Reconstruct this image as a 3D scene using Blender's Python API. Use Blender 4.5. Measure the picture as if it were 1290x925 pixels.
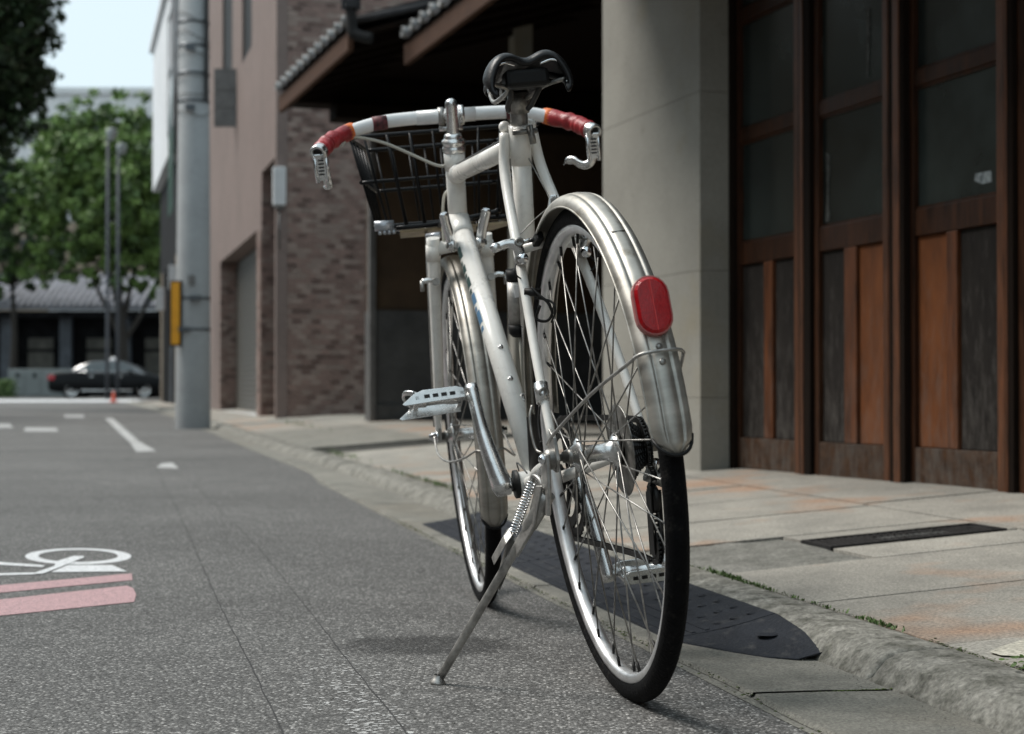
import bpy, bmesh, math, random
from math import sin, cos, pi, radians, sqrt, atan2
from mathutils import Vector, Matrix, noise
V = Vector
rnd = random.Random(7)
for o in list(bpy.data.objects): bpy.data.objects.remove(o)
sc = bpy.context.scene
# ------------------------------------------------------------------ camera, sky, sun, exposure
FPX, CAMH, PITCH = 2075.65, 0.4154, 0.0157
cd = bpy.data.cameras.new('camera'); cam = bpy.data.objects.new('camera', cd); sc.collection.objects.link(cam)
cam.location = (0, 0, CAMH); cam.rotation_euler = (pi/2 + PITCH, 0, 0)
cd.sensor_width = 36; cd.sensor_fit = 'HORIZONTAL'; cd.lens = FPX/1290*36; cd.clip_start = .05; cd.clip_end = 2000
cd.dof.use_dof = True; cd.dof.focus_distance = 2.32; cd.dof.aperture_fstop = 6.3; cd.dof.aperture_blades = 7
sc.camera = cam
SUN_EL, SUN_AZ = radians(52), radians(288)      # azimuth the light comes from, clockwise from +Y
w = bpy.data.worlds.new('World'); sc.world = w; w.use_nodes = True
nt = w.node_tree; nt.nodes.clear()
sky = nt.nodes.new('ShaderNodeTexSky'); sky.sky_type = 'NISHITA'; sky.sun_disc = False
sky.sun_elevation = SUN_EL; sky.sun_rotation = SUN_AZ; sky.air_density = 1.0; sky.dust_density = 4.0; sky.ozone_density = 1.5
mx = nt.nodes.new('ShaderNodeMixRGB'); mx.inputs[0].default_value = .88; mx.inputs[2].default_value = (5.0, 5.95, 6.35, 1)
bg = nt.nodes.new('ShaderNodeBackground'); bg.inputs[1].default_value = .10
wo = nt.nodes.new('ShaderNodeOutputWorld')
nt.links.new(sky.outputs[0], mx.inputs[1]); nt.links.new(mx.outputs[0], bg.inputs[0]); nt.links.new(bg.outputs[0], wo.inputs[0])
sd = bpy.data.lights.new('sun', 'SUN'); sd.energy = 2.2; sd.angle = radians(26); sd.color = (1, .955, .90)
so = bpy.data.objects.new('sun', sd); sc.collection.objects.link(so)
so.rotation_euler = V((sin(SUN_AZ)*cos(SUN_EL), cos(SUN_AZ)*cos(SUN_EL), sin(SUN_EL))).to_track_quat('Z', 'Y').to_euler()
sc.view_settings.view_transform = 'Standard'; sc.view_settings.look = 'None'; sc.view_settings.exposure = .74; sc.view_settings.gamma = 1
sc.render.engine = 'CYCLES'

# ------------------------------------------------------------------ materials
def mat(name, col, rough=.6, metal=0., noise_s=None, noise_a=.15, col2=None, bump=0, bump_s=None, spec=.5, rand=0, coat=0, tr=0, detail=4, hue=None, stretch=None, island=0):
    m = bpy.data.materials.new(name); m.use_nodes = True; n = m.node_tree.nodes; l = m.node_tree.links
    b = n['Principled BSDF']; b.inputs['Roughness'].default_value = rough; b.inputs['Metallic'].default_value = metal
    b.inputs['Specular IOR Level'].default_value = spec; b.inputs['Base Color'].default_value = (*col, 1)
    if coat: b.inputs['Coat Weight'].default_value = coat; b.inputs['Coat Roughness'].default_value = .15
    if tr: b.inputs['Transmission Weight'].default_value = tr
    out = None
    tc = n.new('ShaderNodeTexCoord'); src = tc.outputs['Object']
    if stretch:
        mp = n.new('ShaderNodeMapping'); mp.inputs['Scale'].default_value = stretch; l.new(src, mp.inputs[0]); src = mp.outputs[0]
    if noise_s:
        t = n.new('ShaderNodeTexNoise'); t.inputs['Scale'].default_value = noise_s; t.inputs['Detail'].default_value = detail; t.inputs['Roughness'].default_value = .62
        l.new(src, t.inputs['Vector'])
        r = n.new('ShaderNodeValToRGB'); c2 = col2 or tuple(c*(1-noise_a*2) for c in col)
        r.color_ramp.elements[0].position = .33; r.color_ramp.elements[1].position = .67
        r.color_ramp.elements[0].color = (*c2, 1); r.color_ramp.elements[1].color = (*(col if col2 else tuple(min(1, c*(1+noise_a)) for c in col)), 1)
        l.new(t.outputs['Fac'], r.inputs[0]); out = r.outputs[0]
        rr = n.new('ShaderNodeMapRange'); rr.inputs[3].default_value = max(0, rough-.1); rr.inputs[4].default_value = min(1, rough+.12)
        l.new(t.outputs['Fac'], rr.inputs[0]); l.new(rr.outputs[0], b.inputs['Roughness'])
    if rand or island:
        oi = n.new('ShaderNodeNewGeometry') if island else n.new('ShaderNodeObjectInfo')
        rnd_out = oi.outputs['Random Per Island'] if island else oi.outputs['Random']; amt = island or rand
        if island and rand:
            o2 = n.new('ShaderNodeObjectInfo'); ad2 = n.new('ShaderNodeMath'); ad2.operation = 'ADD'; l.new(rnd_out, ad2.inputs[0]); l.new(o2.outputs['Random'], ad2.inputs[1])
            fr2 = n.new('ShaderNodeMath'); fr2.operation = 'FRACT'; l.new(ad2.outputs[0], fr2.inputs[0]); rnd_out = fr2.outputs[0]
        mr = n.new('ShaderNodeMapRange'); mr.inputs[3].default_value = 1-amt; mr.inputs[4].default_value = 1+amt; l.new(rnd_out, mr.inputs[0])
        hs = n.new('ShaderNodeHueSaturation'); l.new(mr.outputs[0], hs.inputs['Value'])
        if out: l.new(out, hs.inputs['Color'])
        else: hs.inputs['Color'].default_value = (*col, 1)
        out = hs.outputs[0]
    if out: l.new(out, b.inputs['Base Color'])
    if bump:
        t2 = n.new('ShaderNodeTexNoise'); t2.inputs['Scale'].default_value = bump_s or 60; t2.inputs['Detail'].default_value = 5; l.new(src, t2.inputs['Vector'])
        bp = n.new('ShaderNodeBump'); bp.inputs['Strength'].default_value = bump; bp.inputs['Distance'].default_value = .01
        l.new(t2.outputs['Fac'], bp.inputs['Height']); l.new(bp.outputs[0], b.inputs['Normal'])
    return m

def asphalt_mat():
    m = bpy.data.materials.new('asphalt'); m.use_nodes = True; n = m.node_tree.nodes; l = m.node_tree.links; b = n['Principled BSDF']
    tc = n.new('ShaderNodeTexCoord'); co = tc.outputs['Object']
    def noi(s, d=3, rg=.6):
        t = n.new('ShaderNodeTexNoise'); t.inputs['Scale'].default_value = s; t.inputs['Detail'].default_value = d; t.inputs['Roughness'].default_value = rg; l.new(co, t.inputs['Vector']); return t
    def vor(s, f='F1'):
        t = n.new('ShaderNodeTexVoronoi'); t.inputs['Scale'].default_value = s; t.feature = f; l.new(co, t.inputs['Vector']); return t
    big = noi(.7, 4); mid = noi(9, 4); stone = vor(275); fine = noi(330, 3, .7)
    # stone colour per cell
    sep = n.new('ShaderNodeSeparateColor'); l.new(stone.outputs['Color'], sep.inputs[0])
    r = n.new('ShaderNodeValToRGB'); e = r.color_ramp.elements
    e[0].position = 0; e[0].color = (.06, .059, .056, 1); e[1].position = 1; e[1].color = (.48, .47, .45, 1)
    for p, c in ((.3, .09), (.6, .125), (.82, .17), (.93, .30)):
        x = e.new(p); x.color = (c*1.05, c*1.03, c*.99, 1)
    l.new(sep.outputs[0], r.inputs[0])
    # dark binder in the gaps
    mr = n.new('ShaderNodeMapRange'); mr.inputs[1].default_value = .25; mr.inputs[2].default_value = .75; mr.inputs[3].default_value = 1.15; mr.inputs[4].default_value = .55
    l.new(stone.outputs['Distance'], mr.inputs[0])
    mul = n.new('ShaderNodeMixRGB'); mul.blend_type = 'MULTIPLY'; mul.inputs[0].default_value = 1; l.new(r.outputs[0], mul.inputs[1]); l.new(mr.outputs[0], mul.inputs[2])
    m2 = n.new('ShaderNodeMapRange'); m2.inputs[1].default_value = .3; m2.inputs[2].default_value = .7; m2.inputs[3].default_value = .76; m2.inputs[4].default_value = 1.18; l.new(big.outputs[0], m2.inputs[0])
    m3 = n.new('ShaderNodeMapRange'); m3.inputs[1].default_value = .3; m3.inputs[2].default_value = .7; m3.inputs[3].default_value = .9; m3.inputs[4].default_value = 1.1; l.new(mid.outputs[0], m3.inputs[0])
    mm = n.new('ShaderNodeMath'); mm.operation = 'MULTIPLY'; l.new(m2.outputs[0], mm.inputs[0]); l.new(m3.outputs[0], mm.inputs[1])
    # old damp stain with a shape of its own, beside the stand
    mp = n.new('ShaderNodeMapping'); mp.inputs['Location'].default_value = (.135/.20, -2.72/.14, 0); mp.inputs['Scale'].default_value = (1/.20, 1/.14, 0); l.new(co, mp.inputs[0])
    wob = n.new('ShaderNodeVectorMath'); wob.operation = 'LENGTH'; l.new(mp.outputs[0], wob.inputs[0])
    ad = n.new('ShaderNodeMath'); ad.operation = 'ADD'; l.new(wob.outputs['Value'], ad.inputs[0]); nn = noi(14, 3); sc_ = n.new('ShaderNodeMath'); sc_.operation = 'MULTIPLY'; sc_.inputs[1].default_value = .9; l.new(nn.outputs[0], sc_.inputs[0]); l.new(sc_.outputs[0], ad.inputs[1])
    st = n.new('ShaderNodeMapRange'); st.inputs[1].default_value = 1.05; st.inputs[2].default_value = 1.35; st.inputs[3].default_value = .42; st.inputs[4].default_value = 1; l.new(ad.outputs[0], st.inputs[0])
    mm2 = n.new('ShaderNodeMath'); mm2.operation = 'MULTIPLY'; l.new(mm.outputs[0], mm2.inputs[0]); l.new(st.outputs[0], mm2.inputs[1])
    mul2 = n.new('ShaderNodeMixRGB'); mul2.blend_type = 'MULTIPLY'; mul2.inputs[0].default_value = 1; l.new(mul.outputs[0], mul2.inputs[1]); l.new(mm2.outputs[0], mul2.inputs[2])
    l.new(mul2.outputs[0], b.inputs['Base Color'])
    b.inputs['Roughness'].default_value = .75; b.inputs['Specular IOR Level'].default_value = .3
    a = n.new('ShaderNodeMath'); a.operation = 'MULTIPLY_ADD'; a.inputs[1].default_value = -.8; l.new(stone.outputs['Distance'], a.inputs[0]); l.new(fine.outputs[0], a.inputs[2])
    bp = n.new('ShaderNodeBump'); bp.inputs['Strength'].default_value = .4; bp.inputs['Distance'].default_value = .003; l.new(a.outputs[0], bp.inputs['Height']); l.new(bp.outputs[0], b.inputs['Normal'])
    return m

def stone_mat(name, c1, c2, c3=None, speck=240, blotch=5, rust=0, rough=.8, bump=.5, rand=0, sa=.42):
    """granular concrete or stone: blotches, grit and optional rust stains"""
    m = bpy.data.materials.new(name); m.use_nodes = True; n = m.node_tree.nodes; l = m.node_tree.links; b = n['Principled BSDF']
    tc = n.new('ShaderNodeTexCoord'); geo = n.new('ShaderNodeNewGeometry'); co = geo.outputs['Position']
    def noi(s, d=4, off=0):
        t = n.new('ShaderNodeTexNoise'); t.noise_dimensions = '4D'; t.inputs['W'].default_value = off; t.inputs['Scale'].default_value = s; t.inputs['Detail'].default_value = d; t.inputs['Roughness'].default_value = .65; l.new(co, t.inputs['Vector']); return t
    a = noi(blotch); r = n.new('ShaderNodeValToRGB'); r.color_ramp.elements[0].position = .34; r.color_ramp.elements[1].position = .66
    r.color_ramp.elements[0].color = (*c2, 1); r.color_ramp.elements[1].color = (*c1, 1); l.new(a.outputs[0], r.inputs[0]); out = r.outputs[0]
    if rust:
        q = noi(2.0, 3, 4.2); rm = n.new('ShaderNodeMapRange'); rm.inputs[1].default_value = .53; rm.inputs[2].default_value = .66; rm.inputs[3].default_value = 0; rm.inputs[4].default_value = rust; l.new(q.outputs[0], rm.inputs[0])
        mx = n.new('ShaderNodeMixRGB'); mx.inputs[2].default_value = (*(c3 or (.30, .16, .09)), 1); l.new(rm.outputs[0], mx.inputs[0]); l.new(out, mx.inputs[1]); out = mx.outputs[0]
    s = noi(speck, 2, 1.1); sm = n.new('ShaderNodeMapRange'); sm.inputs[1].default_value = .3; sm.inputs[2].default_value = .7; sm.inputs[3].default_value = 1-sa; sm.inputs[4].default_value = 1+sa; l.new(s.outputs[0], sm.inputs[0])
    mu = n.new('ShaderNodeMixRGB'); mu.blend_type = 'MULTIPLY'; mu.inputs[0].default_value = 1; l.new(out, mu.inputs[1]); l.new(sm.outputs[0], mu.inputs[2]); out = mu.outputs[0]
    if rand:
        oi = n.new('ShaderNodeObjectInfo'); mr = n.new('ShaderNodeMapRange'); mr.inputs[3].default_value = 1-rand; mr.inputs[4].default_value = 1+rand; l.new(oi.outputs['Random'], mr.inputs[0])
        hs = n.new('ShaderNodeHueSaturation'); l.new(mr.outputs[0], hs.inputs['Value']); l.new(out, hs.inputs['Color']); out = hs.outputs[0]
    l.new(out, b.inputs['Base Color']); b.inputs['Roughness'].default_value = rough; b.inputs['Specular IOR Level'].default_value = .3
    bp = n.new('ShaderNodeBump'); bp.inputs['Strength'].default_value = bump; bp.inputs['Distance'].default_value = .004
    t2 = noi(speck*.5, 5, 2.2); l.new(t2.outputs[0], bp.inputs['Height']); l.new(bp.outputs[0], b.inputs['Normal'])
    return m

def wood_mat(name, c1, c2, rough=.45, spec=.4, grain=(11, 11, 1.6), worn=0, wornc=(.2, .19, .18), coat=0, rand=.12):
    """timber with vertical grain and optional bleached streaks low down"""
    m = bpy.data.materials.new(name); m.use_nodes = True; n = m.node_tree.nodes; l = m.node_tree.links; b = n['Principled BSDF']
    geo = n.new('ShaderNodeNewGeometry'); mp = n.new('ShaderNodeMapping'); mp.inputs['Scale'].default_value = grain; l.new(geo.outputs['Position'], mp.inputs[0])
    t = n.new('ShaderNodeTexNoise'); t.inputs['Scale'].default_value = 3; t.inputs['Detail'].default_value = 8; t.inputs['Roughness'].default_value = .7; l.new(mp.outputs[0], t.inputs[0])
    r = n.new('ShaderNodeValToRGB'); r.color_ramp.elements[0].position = .3; r.color_ramp.elements[1].position = .7
    r.color_ramp.elements[0].color = (*c2, 1); r.color_ramp.elements[1].color = (*c1, 1); l.new(t.outputs[0], r.inputs[0]); out = r.outputs[0]
    if worn:
        mp2 = n.new('ShaderNodeMapping'); mp2.inputs['Scale'].default_value = (15, 15, 4.5); l.new(geo.outputs['Position'], mp2.inputs[0])
        t3 = n.new('ShaderNodeTexNoise'); t3.inputs['Scale'].default_value = 2.2; t3.inputs['Detail'].default_value = 9; t3.inputs['Roughness'].default_value = .75; l.new(mp2.outputs[0], t3.inputs[0])
        sx = n.new('ShaderNodeSeparateXYZ'); l.new(geo.outputs['Position'], sx.inputs[0])
        zz = n.new('ShaderNodeMapRange'); zz.inputs[1].default_value = .95; zz.inputs[2].default_value = .18; zz.inputs[3].default_value = -.10; zz.inputs[4].default_value = .10; l.new(sx.outputs[2], zz.inputs[0])
        ad = n.new('ShaderNodeMath'); l.new(t3.outputs[0], ad.inputs[0]); l.new(zz.outputs[0], ad.inputs[1])
        rm = n.new('ShaderNodeMapRange'); rm.inputs[1].default_value = .5; rm.inputs[2].default_value = .72; rm.inputs[4].default_value = worn; l.new(ad.outputs[0], rm.inputs[0])
        mx = n.new('ShaderNodeMixRGB'); mx.inputs[2].default_value = (*wornc, 1); l.new(rm.outputs[0], mx.inputs[0]); l.new(out, mx.inputs[1]); out = mx.outputs[0]
    oi = n.new('ShaderNodeObjectInfo'); mr = n.new('ShaderNodeMapRange'); mr.inputs[3].default_value = 1-rand; mr.inputs[4].default_value = 1+rand; l.new(oi.outputs['Random'], mr.inputs[0])
    hs = n.new('ShaderNodeHueSaturation'); l.new(mr.outputs[0], hs.inputs['Value']); l.new(out, hs.inputs['Color']); l.new(hs.outputs[0], b.inputs['Base Color'])
    rr = n.new('ShaderNodeMapRange'); rr.inputs[3].default_value = rough-.12; rr.inputs[4].default_value = rough+.2; l.new(t.outputs[0], rr.inputs[0]); l.new(rr.outputs[0], b.inputs['Roughness'])
    b.inputs['Specular IOR Level'].default_value = spec
    bp = n.new('ShaderNodeBump'); bp.inputs['Strength'].default_value = .35; bp.inputs['Distance'].default_value = .003; l.new(t.outputs[0], bp.inputs['Height']); l.new(bp.outputs[0], b.inputs['Normal'])
    return m

M = {}
M['asphalt'] = asphalt_mat()
M['slab'] = stone_mat('slab_concrete', (.325, .308, .27), (.225, .215, .19), speck=190, blotch=5, rust=.65, c3=(.36, .20, .115), rand=.10)
M['slab_rough'] = stone_mat('rough_concrete', (.21, .205, .185), (.115, .115, .10), speck=120, blotch=14, bump=1)
M['gutter'] = stone_mat('gutter_concrete', (.245, .235, .205), (.15, .148, .13), speck=230, blotch=7, rust=.25, c3=(.16, .13, .09), rand=.08)
M['kerb'] = stone_mat('kerb_stone', (.28, .27, .24), (.09, .088, .072), speck=120, blotch=20, bump=1, rand=.08)
M['joint'] = stone_mat('joint_dirt', (.05, .048, .04), (.02, .02, .017), speck=200, blotch=20)
M['rubber_mat'] = mat('ramp_rubber', (.020, .022, .027), .65, spec=.15, noise_s=16, col2=(.026, .029, .036), bump=.25, bump_s=160)
M['iron'] = mat('cast_iron', (.03, .028, .027), .6, .3, noise_s=30, noise_a=.3, bump=.4, bump_s=200)
M['worn_white'] = mat('worn_white_paint', (.50, .50, .49), .6, noise_s=60, noise_a=.12, bump=.4, bump_s=250)
M['pale_patch'] = stone_mat('pale_concrete_patch', (.55, .52, .44), (.38, .36, .30), speck=150, blotch=10)
M['fleck'] = mat('fleck_paint', (.46, .46, .45), .8)
M['white_paint'] = mat('white_road_paint', (.74, .75, .76), .6, noise_s=70, noise_a=.08, bump=.5, bump_s=260)
M['pink_paint'] = mat('pink_road_paint', (.50, .31, .32), .65, noise_s=70, noise_a=.12, bump=.5, bump_s=260)
M['tar'] = mat('crack_dark', (.03, .03, .03), .9)
M['grass'] = mat('grass', (.065, .115, .022), .6, island=.45)
M['moss'] = mat('moss', (.07, .10, .025), .9, noise_s=60, noise_a=.3, island=.4)
M['pillar'] = stone_mat('pillar_concrete', (.31, .30, .265), (.235, .227, .20), speck=60, blotch=1.6, rust=.45, c3=(.26, .225, .15), rough=.75, bump=.08, sa=.07)
M['granite'] = stone_mat('granite', (.10, .10, .098), (.06, .06, .06), speck=40, blotch=3, sa=.12)
M['plaster_brown'] = stone_mat('brown_plaster', (.085, .055, .032), (.055, .036, .022), speck=60, blotch=3, sa=.12)
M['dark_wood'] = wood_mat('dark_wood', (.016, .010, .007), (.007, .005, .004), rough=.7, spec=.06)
M['frame_wood'] = wood_mat('frame_wood', (.065, .025, .011), (.010, .005, .003), rough=.45, spec=.15, worn=.15, wornc=(.10, .07, .05))
M['bright_wood'] = wood_mat('bright_wood', (.17, .056, .019), (.04, .015, .007), rough=.45, spec=.25, worn=.3, wornc=(.16, .13, .11))
M['orange_wood'] = wood_mat('orange_wood', (.19, .066, .023), (.095, .035, .015), rough=.6, spec=.15, grain=(3.5, 3.5, 1.6), worn=.4, wornc=(.14, .12, .105))
M['grey_wood'] = wood_mat('grey_wood', (.034, .030, .027), (.016, .014, .013), rough=.8, spec=.08, worn=.5, wornc=(.13, .12, .11))
M['base_wood'] = wood_mat('base_wood', (.085, .045, .025), (.030, .018, .012), rough=.75, spec=.08, grain=(6, 6, 12), worn=.6, wornc=(.12, .11, .10))
M['glass_dark'] = mat('old_glass', (.026, .034, .032), .18, noise_s=2, noise_a=.35, spec=.42)
M['beam_wood'] = wood_mat('beam_wood', (.085, .044, .027), (.05, .026, .017), rough=.8, spec=.2, grain=(2, 2, 14))
M['tile_grey'] = mat('roof_tile', (.30, .30, .295), .5, noise_s=12, noise_a=.25, rand=.2)
M['tile_dark'] = mat('roof_tile_field', (.05, .05, .053), .7, spec=.2, noise_s=8, noise_a=.25)
M['stucco'] = stone_mat('mauve_stucco', (.222, .172, .155), (.190, .147, .132), sa=.1, speck=25, blotch=1.2, bump=.4)
M['brick_bed'] = stone_mat('brick_mortar', (.36, .30, .265), (.31, .255, .225), speck=40, blotch=3, sa=.12)
M['brick'] = mat('brick_tile', (.285, .19, .165), .8, noise_s=60, col2=(.23, .16, .135), rand=.26, island=.16)
M['brick_b'] = mat('brick_tile_pale', (.33, .255, .22), .8, noise_s=60, col2=(.29, .22, .19), rand=.2, island=.16)
M['brick_c'] = mat('brick_tile_dark', (.20, .135, .112), .8, noise_s=60, col2=(.09, .055, .05), rand=.3, island=.16)
M['shutter'] = mat('shutter_metal', (.085, .08, .068), .5, .3, noise_s=6, noise_a=.2)
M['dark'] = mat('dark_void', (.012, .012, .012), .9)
M['grey_metal'] = mat('grey_metal', (.16, .155, .15), .5, .3, noise_s=8, noise_a=.15)
M['pole'] = stone_mat('pole_concrete', (.33, .345, .35), (.285, .295, .30), sa=.05, speck=20, blotch=2.5, bump=.3)
M['band'] = mat('steel_band', (.10, .11, .12), .4, .7)
M['yellow'] = mat('yellow_plastic', (.80, .36, .015), .5, noise_s=8, noise_a=.08)
M['black'] = mat('black_plastic', (.006, .006, .006), .5, spec=.25, noise_s=30, noise_a=.2)
M['off_white'] = mat('off_white_panel', (.62, .63, .64), .5, noise_s=4, noise_a=.06)
M['green_glass'] = mat('green_window', (.015, .06, .05), .2)
M['pale_wall'] = stone_mat('pale_wall', (.72, .72, .72), (.62, .63, .64), speck=12, blotch=.4, bump=.1, sa=.12)
M['white_wall'] = stone_mat('white_wall', (.66, .68, .70), (.56, .58, .60), speck=12, blotch=.6, bump=.1, sa=.12)
M['tan_wall'] = stone_mat('tan_wall', (.34, .28, .21), (.25, .20, .15), speck=8, blotch=.5, bump=.1, sa=.12)
M['far_dark'] = mat('far_dark_wood', (.012, .012, .013), .8, spec=.1, noise_s=2, noise_a=.3)
M['far_post'] = mat('far_post', (.075, .085, .10), .7, noise_s=2, noise_a=.2)
M['far_door'] = mat('far_door_panel', (.10, .095, .08), .7, noise_s=2, noise_a=.2)
M['far_roof'] = mat('far_roof_tile', (.20, .205, .235), .6, noise_s=2, noise_a=.2)
M['cabinet'] = mat('cabinet_paint', (.20, .225, .225), .6, noise_s=2, noise_a=.08)
M['car_paint'] = mat('black_car_paint', (.004, .005, .006), .3, 0, spec=.15)
M['car_glass'] = mat('car_glass', (.035, .05, .055), .05, spec=1)
M['car_roof'] = mat('car_upper_paint', (.05, .055, .062), .15, .2, spec=.8, coat=1)
M['chrome'] = mat('chrome', (.75, .76, .77), .16, 1, noise_s=40, noise_a=.06)
M['red_lamp'] = mat('red_lens', (.42, .02, .03), .2, spec=.6)
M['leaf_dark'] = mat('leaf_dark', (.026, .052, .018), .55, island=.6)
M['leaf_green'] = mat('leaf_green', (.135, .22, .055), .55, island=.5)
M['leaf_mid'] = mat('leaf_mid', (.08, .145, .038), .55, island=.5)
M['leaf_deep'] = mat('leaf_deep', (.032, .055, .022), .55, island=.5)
M['bark'] = mat('bark', (.035, .03, .025), .9, noise_s=12, noise_a=.3)
M['orange_plastic'] = mat('orange_plastic', (.65, .09, .04), .5)
# bicycle
M['paint'] = mat('ivory_frame_paint', (.82, .80, .75), .28, noise_s=26, noise_a=.04, spec=.45, coat=.3)
M['alu'] = mat('brushed_aluminium', (.74, .74, .73), .26, .95, noise_s=45, noise_a=.10)
M['alu_dull'] = mat('dull_aluminium', (.40, .39, .37), .42, .85, noise_s=60, noise_a=.18)
M['fender'] = mat('fender_aluminium', (.48, .46, .415), .48, .85, noise_s=9, noise_a=.16, stretch=(1, 1, 3))
M['steel'] = mat('worn_steel', (.30, .29, .27), .40, .85, noise_s=60, noise_a=.25)
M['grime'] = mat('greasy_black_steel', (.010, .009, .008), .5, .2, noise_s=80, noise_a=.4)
M['tyre'] = mat('tyre_rubber', (.0045, .0045, .005), .75, spec=.10, noise_s=50, noise_a=.25, bump=.25, bump_s=240)
M['rim'] = mat('rim_aluminium', (.80, .80, .80), .40, .9, noise_s=20, noise_a=.1)
M['spoke'] = mat('spoke_steel', (.42, .41, .39), .35, .9, noise_s=30, noise_a=.3)
M['saddle'] = mat('black_saddle_vinyl', (.005, .005, .0055), .38, noise_s=30, noise_a=.2, bump=.06, bump_s=260, spec=.35)
M['tape_red'] = mat('red_bar_tape', (.33, .022, .028), .42, noise_s=40, noise_a=.16, bump=.2, bump_s=120)
M['tape_orange'] = mat('orange_tape', (.75, .17, .03), .45, noise_s=40, noise_a=.12)
M['tape_white'] = mat('white_bar_wrap', (.78, .79, .79), .22, noise_s=20, noise_a=.06, spec=.6, coat=.5)
M['tape_maroon'] = mat('worn_maroon_tape', (.13, .03, .035), .6, noise_s=120, noise_a=.4)
M['basket'] = mat('black_coated_wire', (.004, .004, .0045), .34, spec=.22)
M['basket_metal'] = mat('basket_bracket_metal', (.42, .44, .47), .35, .6)
M['rattan'] = mat('pale_basket_board', (.42, .34, .22), .6, noise_s=20, noise_a=.2)
M['cable'] = mat('ivory_cable_housing', (.45, .43, .37), .4)
M['cable_dark'] = mat('dark_cable', (.05, .05, .05), .4, .5)
M['reflector'] = mat('red_reflector_lens', (.40, .004, .008), .22, spec=.35, coat=.15, noise_s=260, noise_a=.12, bump=.1, bump_s=420)
M['reflector_rim'] = mat('reflector_rim', (.35, .10, .09), .3)
M['decal_dark'] = mat('dark_green_decal', (.04, .085, .08), .35)
M['decal_blue'] = mat('blue_decal', (.10, .22, .36), .35)
M['brass'] = mat('amber_reflector', (.80, .40, .06), .25, .4)

def chips(m, scale=95, lo=.70, hi=.74, col=(.16, .10, .06)):
    """small chips and grime specks over a finish"""
    n = m.node_tree.nodes; l = m.node_tree.links; b = n['Principled BSDF']; src = b.inputs['Base Color'].links[0].from_socket
    tc = n.new('ShaderNodeTexCoord'); t = n.new('ShaderNodeTexNoise'); t.inputs['Scale'].default_value = scale; t.inputs['Detail'].default_value = 6; t.inputs['Roughness'].default_value = .7; l.new(tc.outputs['Object'], t.inputs[0])
    mr = n.new('ShaderNodeMapRange'); mr.inputs[1].default_value = lo; mr.inputs[2].default_value = hi; l.new(t.outputs['Fac'], mr.inputs[0])
    mx = n.new('ShaderNodeMixRGB'); mx.inputs[2].default_value = (*col, 1); l.new(mr.outputs[0], mx.inputs[0]); l.new(src, mx.inputs[1]); l.new(mx.outputs[0], b.inputs['Base Color'])
chips(M['white_paint'], 200, .55, .62, (.15, .15, .15)); chips(M['pink_paint'], 200, .55, .62, (.14, .12, .12)); chips(M['worn_white'], 120, .52, .60, (.13, .13, .13)); chips(M['paint'], 60, .66, .72); chips(M['fender'], 30, .56, .78, (.20, .17, .13)); chips(M['tyre'], 40, .58, .8, (.035, .032, .028)); chips(M['pillar'], 9, .62, .8, (.15, .145, .12)); chips(M['rubber_mat'], 30, .55, .75, (.075, .075, .075))

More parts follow.
